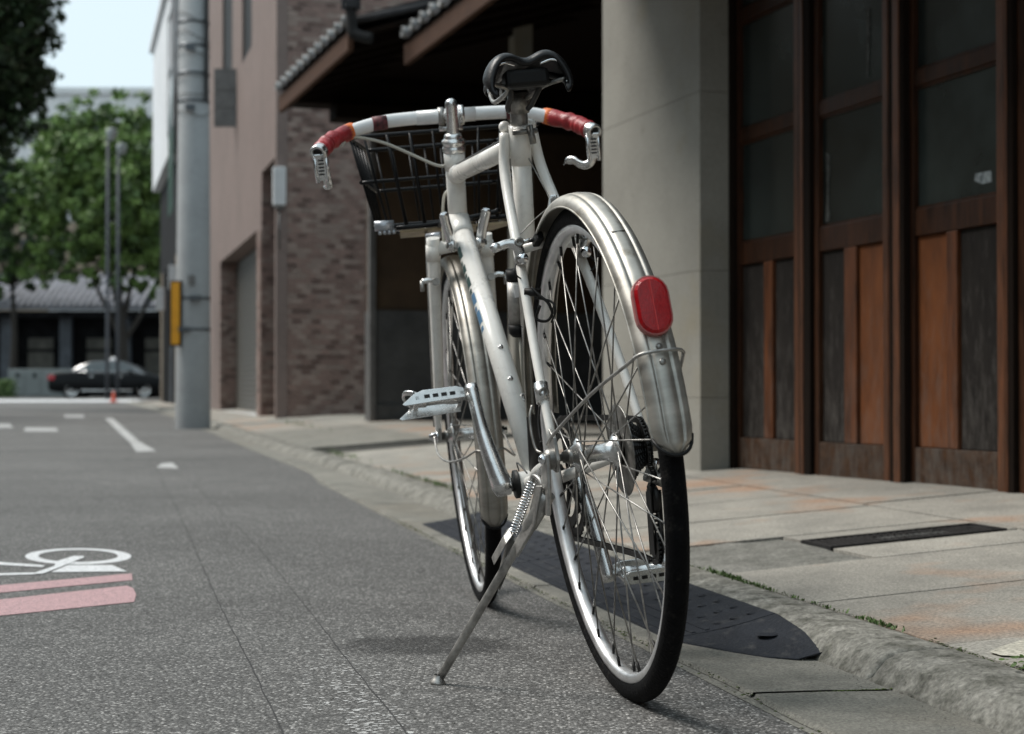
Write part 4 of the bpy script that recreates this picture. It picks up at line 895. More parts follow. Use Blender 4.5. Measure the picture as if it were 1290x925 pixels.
# unseen houses added out of view so metal and glass reflect a street
for (x0, x1, y0, y1, h, m, lb) in ((-20, -10.5, -34, 8, 8.5, 'stucco', 'unseen mauve house row added left of the view for reflections'), (-24, -13.2, 9.5, 27, 7, 'tan_wall', 'unseen tan house added across the street for reflections'), (-9, 12, -60, -46, 10, 'brick_bed', 'unseen brown building added behind the camera for reflections')):
    hs_ = empty('added_house', lb, 'house', (x0, y0, 0)); a, b = x1-x0, y1-y0
    MB().prism([(0, 0, 0), (a, 0, 0), (a, b, 0), (0, b, 0)], (0, 0, h)).obj('wall', m, hs_); MB().prism([(-.4, -.4, h), (a+.4, -.4, h), (a+.4, b+.4, h), (-.4, b+.4, h)], (0, 0, .35)).obj('roof', 'tile_dark', hs_)
    for k in range(int(b/3.2)):
        for z in (1.0, 4.4): MB().box((a+.01, 1.6+k*3.2, z+.8), V((.05, 0, 0)), V((0, .8, 0)), V((0, 0, .8))).obj('window', 'glass_dark', hs_)
fobj('added_shop_front', 'frame_wood', -4.2, -26, -.3, .0, 0, 3.0); fobj('upper_wall', 'plaster_brown', -4.2, -26, -.6, -.31, 0, 6.5)  # shopfront and wall continued out of view, added for reflections
# ------------------------------------------------------------------ trees
def tree(name, label, base, trunk, clumps, leaf, m, density, group=None, trunk_r=.18, seed=1, limbs=()):
    r_ = random.Random(seed); e = empty(name, label, 'tree', base, group=group)
    mb = MB(); mb.tube(smooth([V(p) for p in trunk], 4), [trunk_r*(1-.6*i/(len(smooth([V(p) for p in trunk], 4))-1)) for i in range(len(smooth([V(p) for p in trunk], 4)))], 10)
    for L in limbs: P = smooth([V(p) for p in L], 4); mb.tube(P, [trunk_r*.5*(1-.75*i/(len(P)-1)) for i in range(len(P))], 7)
    for c_, r in clumps: t = V(trunk[-1]); P = smooth([t, t.lerp(V(c_), .5)+V((0, 0, -.2)), V(c_)], 3); mb.tube(P, [trunk_r*.35*(1-.8*i/(len(P)-1)) for i in range(len(P))], 5)
    mb.obj('trunk', 'bark', e)
    vs = []; f = []; vs2 = []; f2 = []
    for c_, r in clumps:
        c_ = V(c_); R3 = V(r if isinstance(r, (tuple, list)) else (r, r, r*.8)); n = int(density*R3.x*R3.z)
        # sub-clumps
        subs = [(V((r_.gauss(0, .5), r_.gauss(0, .5), r_.gauss(0, .5))), r_.uniform(.13, .30)) for _ in range(max(6, int(n/38)))]
        for _ in range(n):
            si = r_.randrange(len(subs)); sc_, sr = subs[si]; d = V((r_.gauss(0, 1), r_.gauss(0, 1), r_.gauss(0, 1))).normalized()*sr*(r_.random()**.4); q = sc_+d
            if q.length > 1.25: q = q.normalized()*r_.uniform(1.1, 1.4)
            p = c_+V((q.x*R3.x, q.y*R3.y, q.z*R3.z)); nn = (V((r_.gauss(0, 1), r_.gauss(0, 1), r_.gauss(0, 1)+.6))).normalized(); u = nn.orthogonal().normalized(); a = r_.uniform(0, 6.28); v = nn.cross(u); u, v = u*cos(a)+v*sin(a), v*cos(a)-u*sin(a); s_ = leaf*r_.uniform(.45, 1.4)
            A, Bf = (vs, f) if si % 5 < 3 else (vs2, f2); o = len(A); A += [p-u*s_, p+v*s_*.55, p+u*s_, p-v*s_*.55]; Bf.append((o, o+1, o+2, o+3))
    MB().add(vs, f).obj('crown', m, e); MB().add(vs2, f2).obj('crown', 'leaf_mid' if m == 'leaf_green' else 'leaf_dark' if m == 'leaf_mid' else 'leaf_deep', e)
def rel(px, py, Y, base): return at(px, py, Y)-V(base)
# broadleaf tree in front of the gatehouse
Y = 71; b = V((at(152, 500, Y).x, Y, rise(Y)))
cl = []
for px, py, dy, r in ((110, 160, 0, 1.5), (150, 158, 1, 1.6), (185, 165, 0, 1.4), (75, 180, 1, 1.5), (60, 215, 0, 1.4), (95, 205, -1, 1.7), (140, 205, -1.5, 1.8), (185, 210, -1, 1.7), (75, 245, 0, 1.5), (115, 250, -1.5, 1.7), (165, 250, -1.5, 1.8), (205, 245, 0, 1.6), (90, 285, 0, 1.2), (130, 290, -1, 1.4), (180, 290, -1, 1.5), (60, 300, .5, 1.1), (175, 325, 0, 1.1), (205, 320, 0, 1.3), (140, 335, 0, 1.1), (100, 325, 0, 1.2), (55, 345, .5, .9), (85, 350, 0, .7), (165, 355, 0, .7), (195, 350, 0, 1.0), (120, 352, .5, .6), (45, 260, 1, 1.3), (120, 180, 1.2, 1.7), (150, 230, 1.2, 1.8), (100, 260, 1.2, 1.6), (160, 290, 1.2, 1.6), (60, 325, 1, 1.2)):
    cl.append((rel(px, py, Y+dy, b), r))
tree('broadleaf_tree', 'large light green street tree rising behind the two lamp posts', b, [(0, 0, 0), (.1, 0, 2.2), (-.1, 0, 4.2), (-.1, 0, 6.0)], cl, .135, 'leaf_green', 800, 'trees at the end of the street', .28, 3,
     limbs=[[(0, 0, 2.6), (-.8, 0, 4.2), (-1.9, 0, 6.5)], [(0, 0, 2.2), (1.0, 0, 3.8), (2.0, 0, 6)], [(0, 0, 3), (.4, .3, 5), (.9, .4, 8)], [(0, 0, 3.2), (-.6, .2, 6), (-1.0, .4, 9)]])
Y = 74; b = V((at(15, 500, Y).x, Y, rise(Y))); cl = [(rel(px, py, Y+dy, b), r) for px, py, dy, r in ((0, 215, 0, 1.5), (35, 225, 0, 1.4), (-30, 230, 0, 1.6), (10, 255, -1, 1.6), (45, 265, -.5, 1.3), (-25, 275, 0, 1.6), (15, 300, -.8, 1.5), (50, 315, 0, 1.1), (5, 340, -.5, 1.2), (-35, 330, 0, 1.5), (30, 350, 0, .8))]
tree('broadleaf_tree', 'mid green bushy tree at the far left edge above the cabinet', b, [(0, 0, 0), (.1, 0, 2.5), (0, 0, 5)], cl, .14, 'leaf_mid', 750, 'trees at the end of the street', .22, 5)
Y = 82; b = V((at(235, 500, Y).x, Y, rise(Y))); cl = [(rel(px, py, Y, b), r) for px, py, r in ((205, 290, 1.6), (220, 320, 1.5), (240, 280, 1.8), (250, 330, 1.6), (205, 345, 1.2), (215, 250, 1.6))]
tree('broadleaf_tree', 'dull green tree mostly hidden behind the utility pole', b, [(0, 0, 0), (0, 0, 5)], cl, .14, 'leaf_mid', 750, 'trees at the end of the street', .22, 6)
Y = 33; b = V((at(-90, 500, Y).x, Y, rise(Y))); cl = [(rel(px, py, Y+dy, b), r) for px, py, dy, r in ((0, 10, 0, .95), (35, 30, 0, .62), (-30, 60, 0, 1.1), (15, 60, 0, .8), (42, 85, 0, .45), (0, 110, 0, .8), (40, 120, .3, .42), (-30, 130, 0, .95), (20, 150, 0, .55), (0, 175, 0, .42), (35, -15, 0, .62), (45, -60, 0, .7), (-40, 180, 0, .8), (-70, 20, 0, 1.4), (-90, 120, 0, 1.4), (0, -60, 0, 1.3), (-60, -120, 0, 1.6), (10, 90, 1, .8), (25, 115, .5, .5))]
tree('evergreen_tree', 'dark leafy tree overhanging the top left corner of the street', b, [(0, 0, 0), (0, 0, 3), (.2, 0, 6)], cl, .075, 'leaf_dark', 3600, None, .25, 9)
mb = MB()
for _ in range(1500):
    p = at(rnd.uniform(-40, 12), rnd.uniform(478, 503), 66); s_ = .07; a = rnd.uniform(0, 6.28); p.y += rnd.uniform(0, 1.2)
    nn = V((rnd.gauss(0, 1), rnd.gauss(0, 1), rnd.gauss(0, 1))).normalized(); u = nn.orthogonal().normalized(); v = nn.cross(u); mb.add([p-u*s_, p+v*s_*.6, p+u*s_, p-v*s_*.6], [(0, 1, 2, 3)])
e = tag(mb.obj('low_hedge', 'leaf_mid'), 'low green shrub beside the grey cabinet at the far left edge', 'shrub')

# ------------------------------------------------------------------ bicycle
LEAN, HEAD = .1215, .2047
bike = empty('bicycle', 'ivory touring bicycle with drop basket and red taped bar ends on its side stand', 'bicycle', (.1613, 2.2528, 0), (-LEAN, 0, pi/2+HEAD))
bike['label'] = 'ivory road bicycle with black wire basket and red bar ends leaning on its side stand'
R0 = .337; AX0 = V((.9951, 0, .3219)); AXD = V((-.3167, 0, .9485)).normalized(); SM = Matrix.Rotation(-.074, 3, AXD)
def S(p): p = V(p); return SM @ (p-AX0)+AX0
def SL(pts): return [S(p) for p in pts]
def SD(v): return SM @ V(v)
def A(t, y=0, f=0): return AX0+AXD*t+V((f*.9485, y, f*.3167))       # point on the steering axis, f = forward of it
BB_ = V((.4213, 0, .2751)); ST = V((-.2873, 0, .9578)); WBX = 1.0404
def wheel(c, ax, nspoke, hubw, label, seed, hub_mat='alu_dull'):
    """rim is the part; tyre, hub and each spoke hang under it. ax = axle direction (to the left side)"""
    ax = V(ax).normalized(); c = V(c); up = V((0, 0, 1)); up = (up-ax*up.dot(ax)).normalized(); fw = up.cross(ax) if 0 else ax.cross(up)*-1
    prof = [(-.0095, .3165), (-.0105, .318), (-.0105, .306), (-.0092, .3015), (-.004, .2985), (.004, .2985), (.0092, .3015), (.0105, .306), (.0105, .318), (.0095, .3165)]
    rim = MB().lathe(c, ax, prof, 96, closed=True).obj('wheel', 'rim', bike, label)
    tp = [(.0146*cos(a)*1.0, .3215+.0155*sin(a)) for a in [radians(-38+i*(256/18)) for i in range(19)]]
    tp = [(x, r+ (.0008 if abs(x) < .009 and r > .33 else 0)) for x, r in tp]
    mb = MB().lathe(c, ax, tp, 120); 
    for x in (-.0127, .0127): mb.lathe(c, ax, [(x-.0004, .3268), (x*1.04, .3272), (x+.0004, .3276)], 96)      # moulded ridge on the sidewall
    mb.obj('tyre', 'tyre', rim)
    hl, hr = hubw
    hp = [(-hr-.008, 0), (-hr-.008, .012), (-hr-.002, .016), (-hr, .024), (-hr+.003, .0245), (-hr+.006, .017), (-hr+.012, .0125), (0, .0115), (hl-.012, .0125), (hl-.006, .017), (hl-.003, .0245), (hl, .024), (hl+.002, .016), (hl+.008, .012), (hl+.008, 0)]
    hub = MB().lathe(c, ax, hp, 24).obj('hub', 'alu', rim)
    MB().cyl(c-ax*.066, c+ax*.066, .005, 10).obj('axle', 'steel', hub)
    for x in (hl+.008, -hr-.008): MB().lathe(c+ax*x, ax*(1 if x > 0 else -1), [(0, .0105), (.006, .0105), (.006, .008), (.012, .008), (.012, .005)], 12).obj('locknut', 'steel', hub)
    for k in range(nspoke):
        side = 1 if k % 2 == 0 else -1; a = 2*pi*(k+.5)/nspoke; tr = 1 if (k//2) % 2 == 0 else -1
        ha = a+tr*radians(62); hx = hl-.0015 if side > 0 else -hr+.0015
        hx += .0022*(1 if (k//2) % 2 == 0 else -1)
        p0 = c+ax*hx+(fw*cos(ha)+up*sin(ha))*.0215; p1 = c+ax*(side*.003)+(fw*cos(a)+up*sin(a))*.2995
        dd = (p1-p0).normalized(); mb = MB().tube([p0, p1-dd*.012], .00115, 6)
        nf = len(mb.f); mb.tube([p1-dd*.014, p1+dd*.002], .0022, 6); me = mb.mesh('spoke', 'spoke' if rnd.random() < .6 else 'steel'); me.materials.append(M['grime'])
        for q in range(nf, len(me.polygons)): me.polygons[q].material_index = 1
        link('spoke', me, rim)
    return rim
rw = wheel((0, 0, R0), (0, 1, 0), 36, (.034, .022), 'rear wheel with the sprocket cassette', 1)
fwheel = wheel(S((WBX, 0, R0)), SD((0, 1, 0)), 36, (.033, .033), None, 2)
# valve and red reflector free; rear cassette
mb = MB(); casc = MB()
rads = [.0225, .025, .028, .031, .035, .040, .045, .0505]
for i, r in enumerate(rads[::-1]):
    y = -.0325-i*.0042; n = 26; vs = []
    for k in range(n*2):
        a = 2*pi*k/(2*n); rr = r+(.002 if k % 2 else -.0022); vs.append((rr*cos(a), y, R0+rr*sin(a)))
    casc = MB().prism(vs, (0, -.0018, 0)).obj('sprocket', 'grime', rw)
MB().lathe((0, -.028, R0), (0, -1, 0), [(0, .016), (.04, .016), (.042, .012), (.042, .005)], 16).obj('freewheel_body', 'grime', rw)
MB().lathe((0, -.0275, R0), (0, -1, 0), [(0, .022), (0, .062), (.0015, .064), (.002, .02)], 32).obj('spoke_protector', 'steel', rw)

# mudguards
def mudguard(c, ax, r, a0, a1, w_, drop, n=40, name='mudguard', label=None, tail=0):
    ax = V(ax).normalized(); up = V((0, 0, 1)); up = (up-ax*up.dot(ax)).normalized(); fw = ax.cross(up)*-1
    if fw.x < 0: fw = -fw
    pr = [(-1.0, -1.0), (-.985, -.86), (-.93, -.55), (-.80, -.28), (-.62, -.12), (-.48, -.06), (-.44, -.22), (-.38, -.03), (-.12, .01), (0, .03), (.12, .01), (.38, -.03), (.44, -.22), (.48, -.06), (.62, -.12), (.80, -.28), (.93, -.55), (.985, -.86), (1.0, -1.0)]
    vs = []; m = len(pr)*2
    for i in range(n+1):
        a = radians(a0+(a1-a0)*i/n); rad = fw*cos(a)+up*sin(a); q = 1
        rem = abs(a1-a0)*(1-i/n)
        if tail and rem < tail: q = sqrt(max(.03, 1-(1-rem/tail)**2))
        outer = [c+ax*(x*w_/2*q)+rad*(r+z*drop*(1 if q == 1 else q)) for x, z in pr]; inner = [c+ax*(x*w_/2*q*.955)+rad*(r+z*drop*(1 if q == 1 else q)-.0012) for x, z in pr[::-1]]
        vs += outer+inner
    f = [(i*m+k, (i+1)*m+k, (i+1)*m+(k+1) % m, i*m+(k+1) % m) for i in range(n) for k in range(m)]
    f += [tuple(range(m)), tuple(n*m+k for k in range(m))[::-1]]
    g = MB().add(vs, f, True).obj(name, 'fender', bike, label)
    for sgn in (-1, 1):         # rolled edges
        P = []
        for i in range(n+1):
            a = radians(a0+(a1-a0)*i/n); rem = abs(a1-a0)*(1-i/n); q = 1 if not tail or rem >= tail else sqrt(max(.03, 1-(1-rem/tail)**2))
            rad = fw*cos(a)+up*sin(a); P.append(c+ax*(sgn*w_/2*q)+rad*(r-drop*q))
        MB().tube(P, .0014, 6).obj('rolled_edge', 'fender', g)
    return g, fw, up
C = V((0, 0, R0)); mg, fw, up = mudguard(C, (0, 1, 0), .3535, 8, 178.5, .050, .017, 64, label='silver ridged rear mudguard with reflector', tail=5)
# black lower lip and chrome tail trim
P = []
for k in range(13):
    t = -1+2*k/12; a = radians(178.5-4.5*(1-sqrt(max(0, 1-t*t*.97)))); rad = V((cos(a), 0, sin(a))); P.append(C+rad*(.3535-.017*(t*t)**1.5)+V((0, t*.0245, 0)))
MB().tube(P, .0022, 8).obj('tail_trim', 'black', mg)
mudguard_inner = []
# inner mud, screws
for a, y in ((157.4, 0), (160.5, 0)):
    rad = V((cos(radians(a)), 0, sin(radians(a)))); MB().lathe(C+rad*.3535, rad, [(0, .0042), (.0015, .0042), (.0028, .0030), (.003, 0)], 10).obj('screw', 'steel', mg)
a = radians(127); rad = V((cos(a), 0, sin(a))); MB().tube([C+rad*.3537+V((0, y, 0)) for y in (-.009, 0, .009)], .0010, 6).obj('dent_mark', 'steel', mg)
# reflector
a = radians(149.6); rad = V((cos(a), 0, sin(a))); tan = V((-sin(a), 0, cos(a))); tan = -tan
rf = C+rad*.3615; 
tilt = V((-1, 0, .10)).normalized(); tv = V((0, 1, 0)).cross(tilt).normalized()
if tv.z < 0: tv = -tv
def stadium(hw, hh, n=10):
    P = []
    for k in range(n+1): a_ = pi*k/n; P.append((hw*cos(a_), hh-hw+hw*sin(a_)))
    for k in range(n+1): a_ = pi+pi*k/n; P.append((hw*cos(a_), -(hh-hw)+hw*sin(a_)))
    return P
tilt = (tilt+rad*.35).normalized(); tv = V((0, 1, 0)).cross(tilt).normalized(); tv = tv if tv.z > 0 else -tv
def st(hw, hh, off): return [rf+V((0, x, 0))+tv*z+tilt*off for x, z in stadium(hw, hh)]
rfl = MB().prism(st(.0225, .0365, 0), tilt*.010).obj('reflector', 'reflector_rim', mg, 'red oval reflector', .001)
def dome(hw, hh, off):
    P = st(hw, hh, off); Q = st(hw*.82, hh*.9, off+.003); cpt = [rf+tilt*(off+.0038)+tv*(hh*.5*s_) for s_ in (0,)]; n = len(P)
    return MB().add(P+Q+cpt, [(k, (k+1) % n, n+(k+1) % n, n+k) for k in range(n)]+[(n+k, n+(k+1) % n, 2*n) for k in range(n)])
dome(.0205, .0345, .0101).obj('lens', 'reflector', rfl)
MB().box(rf+tilt*.0141, V((0, .0006, 0)), tv*.031, tilt*.0006).obj('lens_seam', mat('lens_seam', (.62, .03, .03), .3), rfl)
MB().cyl(rf-tilt*.012, rf+tilt*.002, .006, 10).obj('stem', 'black', rfl)
# stay of the rear mudguard: from left dropout round the guard to the right dropout
a = radians(158.6); rad = V((cos(a), 0, sin(a))); gC = C+rad*.3535
P = [V((-.012, .076, .358)), V((-.06, .073, .376)), V((-.20, .055, .424))]+[gC+V((0, y, 0))+rad*z for y, z in ((.033, -.022), (.029, -.006), (.020, .0035), (0, .006), (-.020, .0035), (-.029, -.006), (-.033, -.022))]+[V((-.20, -.055, .424)), V((-.06, -.073, .376)), V((-.012, -.074, .358))]
MB().tube(smooth(P, 5), .0022, 8).obj('mudguard_stay', 'alu_dull', bike)
# front mudguard with its stays
cF = S((WBX, 0, R0)); axF = SD((0, 1, 0)); mf, fwF, upF = mudguard(cF, axF, .3535, 60, 207, .049, .017, 56, label='slim silver front mudguard', tail=4)
P = []
for k in range(11):
    t = -1+2*k/10; a = radians(207-3.5*(1-sqrt(max(0, 1-t*t*.97)))); rad = fwF*cos(a)+upF*sin(a); P.append(cF+rad*(.3535-.017*(t*t)**1.5)+axF*(t*.024))
MB().tube(P, .0022, 8).obj('tail_trim', 'black', mf)
a = radians(183); gF = cF+(fwF*cos(a)+upF*sin(a))*.352
P = [V((WBX, .066, R0+.004))]; P = [S(p) for p in ((WBX, .068, R0+.004), (WBX-.08, .070, R0-.03), (WBX-.2, .062, R0-.040), (WBX-.30, .042, R0-.030))]+[gF+axF*y+(gF-cF).normalized()*z for y, z in ((.026, -.012), (.016, .001), (0, .0035), (-.016, .001), (-.026, -.012))]+[S(p) for p in ((WBX-.30, -.042, R0-.030), (WBX-.2, -.062, R0-.040), (WBX-.08, -.070, R0-.03), (WBX, -.068, R0+.004))]
MB().tube(smooth(P, 5), .0019, 8).obj('mudguard_stay', 'alu_dull', bike)

# frame
HT0, HT1 = A(.412), A(.566)
fr = MB().cyl(A(.405), A(.572), .0178, 24).obj('head_tube', 'paint', bike)
def lug(p, q, r, t0=.03): # short sleeve
    p, q = V(p), V(q); d = (q-p).normalized(); return MB().tube([p, p+d*t0*.8, p+d*t0], [r, r, r-.0012], 20)
DT0, DT1 = A(.448), BB_+V((.01, 0, .012)); TT0, TT1 = A(.530), BB_+ST*.548
ST1 = BB_+ST*.570
MB().tube([DT0, DT1], .0190, 24).obj('down_tube', 'paint', bike)
MB().tube([TT0, TT1], .0150, 24).obj('top_tube', 'paint', bike)
MB().tube([BB_+ST*.262, ST1], .0150, 24).obj('seat_tube', 'paint', bike)
MB().tube([BB_, BB_+ST*.262], .0142, 20).obj('seat_tube', 'grime', bike, 'black lower part of the seat tube behind the chainrings')  # lower section drawn black below the ivory part
for p, q, r, L in ((DT0, DT1, .0208, .05), (TT0, TT1, .0170, .042), (TT1, TT0, .0168, .028)): lug(p, q, r, L).obj('lug', 'paint', bike)
MB().tube([A(.405), A(.44)], [.0198, .0190], 22).obj('lug', 'paint', bike); MB().tube([A(.54), A(.572)], [.0190, .0198], 22).obj('lug', 'paint', bike)
sl = MB().tube([ST1-ST*.055, ST1-ST*.02, ST1+ST*.006], [.0158, .0168, .0172], 20).obj('seat_lug', 'paint', bike)
MB().tube([ST1+V((-.016, -.014, -.006)), ST1+V((-.016, .014, -.006))], .0062, 12).obj('seat_bolt_ear', 'paint', sl)
MB().tube([ST1+V((-.020, -.022, -.008)), ST1+V((-.020, .016, -.008))], .0042, 10).obj('seat_bolt', 'steel', sl)
MB().tube([ST1+V((-.024, -.010, .0)), ST1+V((-.026, -.012, -.028))], .005, 10).obj('cable_hanger', 'steel', sl)
MB().lathe(BB_+V((0, -.034, 0)), (0, 1, 0), [(0, .0195), (.068, .0195)], 24).obj('bottom_bracket_shell', 'paint', bike)
for y, sg in ((.034, 1), (-.034, -1)): MB().lathe(BB_+V((0, y, 0)), (0, sg, 0), [(0, .023), (.006, .023), (.006, .012), (.02, .0085), (.026, .0085)], 20).obj('bottom_bracket_cup', 'grime', bike)
for y in (1, -1):
    P = smooth([BB_+V((-.01, .018*y, 0)), BB_+V((-.10, .028*y, .012)), V((.20, .048*y, .308)), V((.02, .062*y, .335))], 6); N = len(P)
    MB().tube(P, [.0105-.004*i/(N-1) for i in range(N)], 14).obj('chain_stay', 'paint', bike)
    P = smooth([ST1+V((.010, .021*y, -.004)), ST1+V((.004, .030*y, -.07)), V((.155, .046*y, .606)), V((.07, .058*y, .47)), V((.008, .064*y, .362))], 7); N = len(P)
    MB().tube(P, [.0088-.0028*(i/(N-1)) for i in range(N)], 14).obj('seat_stay', 'paint', bike)
    MB().sphere(ST1+V((.013, .020*y, .006)), .0095, 12).obj('stay_cap', 'paint', bike)
    x = [(.03, .352), (.012, .378), (-.012, .366), (-.02, .335), (-.004, .318), (.024, .322)]
    MB().prism([(a, .062*y, b) for a, b in x], (0, .005*y, 0)).obj('dropout', 'alu_dull', bike, None, .001)
MB().tube([V((.155, -.044, .632)), V((.155, 0, .640)), V((.155, .044, .632))][0:3], .0068, 12).obj('stay_bridge', 'paint', bike)
lab = 'front fork with ivory blades'
fk = MB().tube(SL([A(.392, -.048), A(.399, 0), A(.392, .048)]), .0125, 14).obj('fork', 'paint', bike, lab)
for y in (1, -1):
    P = smooth(SL([A(.392, .050*y), A(.25, .053*y, .002), A(.12, .056*y, .010), V((1.012, .058*y, .395)), V((WBX, .058*y, R0+.004))]), 6); N = len(P)
    MB().tube([P[0]+(P[0]-P[1]).normalized()*.022]+P, [.0128]+[.0125-.0062*(i/(N-1))**1.3 for i in range(N)], 16).obj('fork_blade', 'paint', fk)
    MB().tube(SL([A(.400, .050*y), A(.372, .051*y)]), .0142, 16).obj('fork_crown_cap', 'paint', fk)
    MB().prism([S((WBX+a, .054*y, R0+b)) for a, b in ((-.014, .016), (.010, .014), (.012, -.008), (-.010, -.010))], SD((0, .005*y, 0))).obj('fork_end', 'alu_dull', fk)
    MB().lathe(S((WBX, .061*y, R0)), SD((0, y, 0)), [(0, .012), (.003, .012), (.003, .0088), (.011, .0088), (.012, .006), (.017, .006), (.017, 0)], 14).obj('axle_nut', 'chrome', fk)
# headset and stem
hs = MB().lathe(A(.572), AXD, [(0, .0185), (.003, .0215), (.010, .0215), (.012, .019), (.015, .0195), (.018, .0215), (.023, .0215), (.026, .017), (.029, .0165), (.034, .0155), (.036, .0115)], 28).obj('headset', 'alu', bike)
MB().lathe(A(.400), -AXD, [(-.006, .019), (0, .021), (.006, .021), (.009, .018)], 24).obj('headset_cup', 'alu', hs)
stp = MB().lathe(A(.60), AXD, [(0, .0112), (.058, .0112), (.0635, .0108), (.068, .009), (.071, .005), (.072, 0)], 24).obj('stem', 'alu', bike)
BC = A(.631, 0, .055)         # bar clamp centre
MB().tube([S(A(.640, 0, .004)), S(A(.636, 0, .030)), S(BC)], [.0105, .0120, .0135], 16).obj('stem_extension', 'alu', stp)
MB().lathe(S(BC+V((0, .020, 0))), SD((0, -1, 0)), [(0, .0135), (.001, .0168), (.011, .0168), (.012, .0135)], 24).obj('bar_clamp', 'alu_dull', stp)
MB().lathe(S(BC+V((0, -.018, 0))), SD((0, -1, 0)), [(0, .0135), (.001, .0185), (.010, .0185), (.011, .0135)], 24).obj('bar_clamp', 'alu', stp)
MB().tube([S(BC+V((-.004, -.024, -.024))), S(BC+V((-.004, .020, -.024)))], .005, 10).obj('clamp_bolt', 'alu', stp)
# handlebar (white wrapped), taped ends, levers
bz_ = BC.z
def bar_half(y):      # y=+1 left
    e = V((.748, .247*y, .8765)); m1 = V((.798, .226*y, .900)); m2 = V((.838, .190*y, .9195)); m3 = V((BC.x-.004, .13*y, bz_-.004))
    return BC+V((0, .02*y, 0)), V((BC.x, .07*y, bz_)), m3, m2, m1, e
L_, R_ = bar_half(1), bar_half(-1)
PB = smooth([L_[4], L_[3], L_[2], L_[1], V(BC), R_[1], R_[2], R_[3], R_[4]], 7)
hb = MB().tube(SL(PB), .0125, 18).obj('handlebar', 'tape_white', bike, 'handlebar wrapped in glossy white tape')
MB().tube([S(BC+V((0, .06, 0))), S(BC+V((0, -.05, 0)))], [.0135, .0135], 18).obj('bar_sleeve', 'tape_white', hb)
for T, y in ((L_, 1), (R_, -1)):
    P = smooth([T[3].lerp(T[4], .05), T[4], T[4].lerp(T[5], .5), T[5]], 8); N = len(P)
    rr = [.0150+.0012*sin(i*1.3)+(.0008 if i % 3 == 0 else 0) for i in range(N)]
    MB().tube(SL(P), rr, 20).obj('grip_tape', 'tape_red', hb, 'red taped bar end')
    q0, q1 = T[3].lerp(T[4], -.30), T[3].lerp(T[4], .14)
    MB().tube(SL([q0, q0.lerp(q1, .15), q0.lerp(q1, .5), q1]), [.0138, .0150, .0156, .0160], 18).obj('orange_tape', 'tape_orange', hb)
    dd = (T[5]-T[4]).normalized()
    MB().lathe(S(T[5]), SD(dd), [(-.004, .0150), (.010, .0152), (.014, .0135), (.014, .0095), (.008, .009), (.008, 0)], 22).obj('end_collar', 'alu', hb)
    MB().lathe(S(T[5]+dd*.0085), SD(dd), [(0, .0088), (.004, .0080), (.004, .0045), (.001, .004), (.001, 0)], 6).obj('expander_bolt', 'grime', hb)
MB().tube(SL([V((BC.x-.0055, .116, bz_-.004)), V((BC.x-.0062, .129, bz_-.005)), V((BC.x-.008, .143, bz_-.006))]), [.0131, .0138, .0131], 16).obj('worn_tape', 'tape_maroon', hb)
MB().tube(SL([V((BC.x-.0045, -.108, bz_-.003)), V((BC.x-.006, -.118, bz_-.003)), V((BC.x-.008, -.128, bz_-.005))]), [.0131, .0136, .0131], 16).obj('worn_tape', 'tape_maroon', hb)
# brake levers hanging from the open bar ends
def lever(end, pts, y):
    e = V(end); lv = MB()
    lv.prism([S(e+V((x, y_, z))) for x, y_, z in ((-.012, .0125, -.006), (-.012, -.0125, -.006), (-.006, -.011, -.030), (-.002, -.008, -.052), (-.002, .006, -.054), (-.006, .010, -.030))], SD((.007, 0, .002)))
    o = lv.obj('brake_lever', 'alu', bike, None, .002)
    for yy in (.0085, -.0085): MB().tube(SL([e+V((-.008, yy*1.1, -.006)), e+V((-.004, yy*1.2, -.03)), e+V((0, yy, -.056))]), .0034, 8).obj('lever_cheek', 'chrome', o)
    for k in range(5): MB().tube(SL([e+V((-.0135+.0016*k, -.005, -.018-.006*k)), e+V((-.0135+.0016*k, .005, -.018-.006*k))]), .0013, 6).obj('serration', 'grime', o)
    P = smooth([V(p) for p in pts], 6); N = len(P)
    MB().tube(SL(P), [.0052 if i < N*.8 else .0052-.0008*(i-N*.8) for i in range(N)], 10, flat=1.5, up=(1, 0, 0)).obj('lever_blade', 'alu', o)
    MB().tube(SL([e+V((-.004, -.012, -.010)), e+V((-.004, .012, -.010))]), .0035, 8).obj('pivot', 'steel', o)
    return o
lever(R_[5], [(.748, -.249, .862), (.750, -.250, .842), (.752, -.243, .822), (.756, -.232, .815), (.765, -.222, .820), (.775, -.214, .8285), (.785, -.204, .8285), (.792, -.198, .823)], -1)
lever(L_[5], [(.748, .240, .862), (.752, .240, .842), (.756, .238, .825), (.768, .236, .816), (.79, .238, .818), (.805, .233, .823), (.82, .236, .818)], 1)
# cables
def cable(pts, r, m, steer=False, k=6, name='cable'):
    P = smooth(pts, k); return MB().tube(SL(P) if steer else P, r, 8).obj(name, m, bike)
cable([(.82, .205, .896), (.845, .185, .9135), (.85, .155, .910), (.845, .118, .896), (.84, .074, .871), (.832, .040, .850), (.826, .022, .843), (.815, .012, .846)], .0028, 'cable')
cable([(.87, -.004, .813), (.868, .014, .800), (.868, .022, .785), (.866, .028, .74), (.864, .030, .70)], .0027, 'cable', True)
cable([(.872, .028, .700), (.874, .030, .694), (.874, .026, .690)], .006, 'basket_metal', True, name='cable_stop')
cable([(.86, .030, .70), (.875, .055, .655), (.885, .062, .648)], .0010, 'steel', True)
cable([(.29, .020, .797), (.288, .019, .812), (.285, .0165, .822), (.28, .011, .825), (.272, .004, .815), (.268, -.004, .795), (.262, -.007, .782)], .0028, 'cable')
MB().tube([V((.305, .02, .79)), V((.30, .0205, .802))], .0045, 8).obj('cable_stop', 'alu_dull', bike)
cable([(.262, -.007, .782), (.235, -.018, .735), (.215, -.025, .705)], .0009, 'steel')
